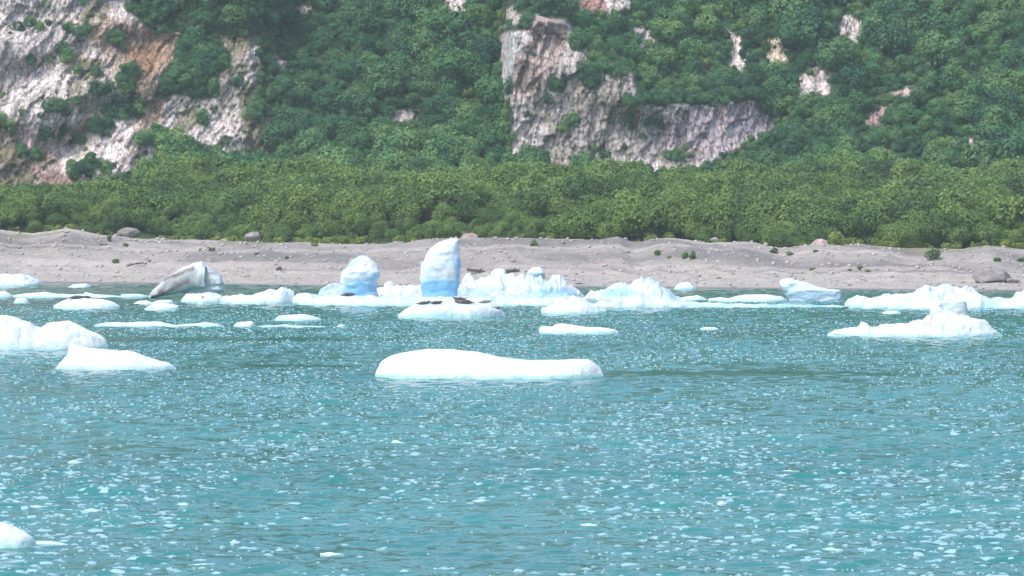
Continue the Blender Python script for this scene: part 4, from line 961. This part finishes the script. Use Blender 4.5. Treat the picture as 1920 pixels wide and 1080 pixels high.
M_glint = plain('painted_glint', (0.22, 0.46, 0.52), (0.38, 0.56, 0.62), 1.6, 0.3)  # pale cyan colour standing in for bright sky reflected off the wavelets
def brash_glints():
    """thin pale slips laid on the chop in place of sky glints, thick in some drifts and missing in others"""
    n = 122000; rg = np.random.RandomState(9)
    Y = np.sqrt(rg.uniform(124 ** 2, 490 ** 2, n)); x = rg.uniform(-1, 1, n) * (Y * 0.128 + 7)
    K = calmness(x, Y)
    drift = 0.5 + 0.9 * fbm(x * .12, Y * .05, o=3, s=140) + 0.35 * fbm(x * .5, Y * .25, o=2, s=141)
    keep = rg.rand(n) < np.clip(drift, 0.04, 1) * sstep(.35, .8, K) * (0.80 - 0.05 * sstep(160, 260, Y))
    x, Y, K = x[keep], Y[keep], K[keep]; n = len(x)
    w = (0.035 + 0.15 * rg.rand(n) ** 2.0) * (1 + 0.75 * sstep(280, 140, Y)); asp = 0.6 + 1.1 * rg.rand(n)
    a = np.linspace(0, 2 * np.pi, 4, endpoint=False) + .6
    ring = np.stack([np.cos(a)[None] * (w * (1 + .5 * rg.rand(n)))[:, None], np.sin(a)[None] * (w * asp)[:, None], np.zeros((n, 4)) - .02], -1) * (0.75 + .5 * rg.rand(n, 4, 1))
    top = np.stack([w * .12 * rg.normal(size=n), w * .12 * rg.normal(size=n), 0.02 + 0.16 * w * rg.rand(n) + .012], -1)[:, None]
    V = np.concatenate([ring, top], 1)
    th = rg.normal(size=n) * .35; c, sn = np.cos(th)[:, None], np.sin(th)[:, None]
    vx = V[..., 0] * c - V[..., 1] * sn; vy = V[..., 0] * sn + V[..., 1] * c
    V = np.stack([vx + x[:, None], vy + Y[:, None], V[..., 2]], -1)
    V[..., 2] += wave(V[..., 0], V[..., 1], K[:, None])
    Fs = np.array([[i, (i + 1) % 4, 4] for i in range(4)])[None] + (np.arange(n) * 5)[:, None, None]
    tag(obj('glint_slips', mesh('glint_slips', V.reshape(-1, 3), Fs.reshape(-1, 3), M_glint)), 'countless thin pale slips standing in for sky glints on the rippled water', 'brash ice', kind='stuff')
    print('brash_glints', n)
brash_glints()

# ------------------------------------------------------------------ seals
def seal_mesh(name, m, headup=0.0, tailup=0.0, bend=0.0):
    """one continuous body: skinned spine with fore flippers and hind flippers, nose to tail along +X"""
    V, E, Rr = [], [], []
    def add(p, r, par=None):
        V.append(p); Rr.append(r)
        if par is not None: E.append((par, len(V) - 1))
        return len(V) - 1
    def sp(t): return (0, bend * t * t, 0)
    c = add((0, 0, .24), (.27, .24))
    a = add((.32, .02 + bend * .1, .23), (.25, .22), c); b = add((.58, bend * .25, .22 + headup * .35), (.17, .17), a)
    h = add((.76, bend * .4, .25 + headup * .8), (.115, .12), b); n = add((.90, bend * .5, .24 + headup), (.055, .055), h)
    d = add((-.32, 0, .20), (.23, .19), c); e = add((-.60, -bend * .2, .15 + tailup * .3), (.13, .11), d); f = add((-.78, -bend * .35, .12 + tailup * .7), (.065, .055), e)
    for s in (-1, 1):
        g = add((-.90, s * .07 - bend * .4, .12 + tailup), (.06, .03), f); add((-1.02, s * .15 - bend * .45, .13 + tailup * 1.25), (.03, .02), g)
        w = add((.36, s * .25 + bend * .1, .12), (.07, .045), a); add((.24, s * .40, .04), (.05, .02), w)
    me = bpy.data.meshes.new('seal_skeleton'); me.from_pydata(V, E, []); o = bpy.data.objects.new('seal_skeleton', me); C.objects.link(o)
    sk = o.modifiers.new('skin', 'SKIN'); sk.use_smooth_shade = True; o.modifiers.new('sub', 'SUBSURF').levels = 1
    for q, r in zip(me.skin_vertices[0].data, Rr): q.radius = r
    me.skin_vertices[0].data[0].use_root = True
    dg = bpy.context.evaluated_depsgraph_get(); out = bpy.data.meshes.new_from_object(o.evaluated_get(dg)); out.name = name
    bpy.data.objects.remove(o); out.materials.clear(); out.materials.append(m)
    out.polygons.foreach_set('use_smooth', np.ones(len(out.polygons), bool)); return out
SM = {'flat': seal_mesh('seal_body', M_seal, 0.02, 0.0), 'banana': seal_mesh('seal_body', M_seal, .16, .26), 'head': seal_mesh('seal_body', M_seal, .22, .03, .1), 'tail': seal_mesh('seal_body', M_seal, .02, .28, -.1), 'grey': seal_mesh('seal_body', M_sealg, .06, .04, .1)}
ey_m = plain('seal_eye', (0.01, 0.01, 0.01), (0.02, 0.02, 0.02), 5, .2)
EYE = mesh('seal_eye', IV1 * 0.022, IF1, ey_m)
from mathutils.bvhtree import BVHTree
TREE = {k: BVHTree.FromPolygons([v.co[:] for v in o.data.vertices], [p.vertices[:] for p in o.data.polygons]) for k, o in FLOE.items()}
def seal(kind, px, Yp, L_, rz, label, floe='seals', z=None, tilt=0.0):
    x = (px - 960) * Yp / F; s = L_ / 1.95
    if z is None:
        hit = TREE[floe].ray_cast(Vector((x, Yp, 9)), Vector((0, 0, -1))); z = (hit[0].z if hit[0] else 0.3) - 0.04 * s
    o = obj('seal', SM[kind], loc=(x, Yp, z)); o.rotation_euler = (0, tilt, rz); o.scale = (s, s, s); tag(o, label, 'seal')
    hu = {'flat': .02, 'banana': .16, 'head': .22, 'tail': .02, 'grey': .06}[kind]; bd = {'head': .1, 'tail': -.1, 'grey': .1}.get(kind, 0)
    for sd in (-1, 1):
        e = obj('eye', EYE, o, loc=(.81, bd * .42 + sd * .075, .30 + hu * .85))
    return o
seal('tail', 840, 423.7, 1.95, math.pi - .1, 'dark seal at the back of the crowded floe, lifting its hind flippers')
seal('banana', 862, 422.9, 1.6, math.pi + .2, 'dark seal with head and tail raised, in the middle of the crowded floe')
seal('flat', 871, 421.2, 2.2, math.pi + .1, 'sleek dark seal stretched out flat at the front of the crowded floe')
seal('head', 794, 421.6, 1.6, 0.1, 'dark seal raising its head at the left end of the crowded floe')
seal('banana', 817, 420.8, 1.6, 0.3, 'dark seal lying next to the seal with a raised head')
seal('grey', 909, 422.8, 1.5, .2, 'pale brown seal lying behind the right end of the crowded floe')
seal('grey', 932, 421.2, 1.3, math.pi + .3, 'pinkish-grey seal at the right tip of the crowded floe')
seal('flat', 845, 419.5, 0.8, math.pi / 2 + .5, 'small dark seal slipping down the front edge of the crowded floe', z=.35, tilt=-.5)
seal('flat', 651, 471.2, 1.8, .1, 'single dark seal lying at the foot of the rounded blue-based iceberg', 'shelf')
seal('flat', 142, 456.6, 1.8, .05, 'dark seal, left one of two on the oval floe', 'oval')
seal('flat', 162, 457.0, 1.25, math.pi, 'brownish seal, right one of two on the oval floe', 'oval')
seal('head', 1584, 458.2, 1.0, .2, 'small dark seal in the water at the square right end of the slanted blue iceberg', z=-.05)

# ------------------------------------------------------------------ haze
def haze():
    import bmesh
    bm = bmesh.new(); bmesh.ops.create_cube(bm, size=1.0); me = bpy.data.meshes.new('haze'); bm.to_mesh(me); bm.free()
    m = bpy.data.materials.new('haze'); m.use_nodes = True; N, L = m.node_tree.nodes, m.node_tree.links
    N.remove(N['Principled BSDF']); v = N.new('ShaderNodeVolumePrincipled'); v.inputs['Color'].default_value = (0.74, 0.90, 0.95, 1); v.inputs['Density'].default_value = 0.00014
    L.new(v.outputs[0], N['Material Output'].inputs['Volume']); me.materials.append(m)
    o = tag(obj('haze', me), kind='stuff'); o.scale = (9000, 9000, 176); o.location = (0, 0, 176 / 2 - 3)
haze()
print('verts', sum(len(o.data.vertices) for o in sc.objects if o.type == 'MESH'))
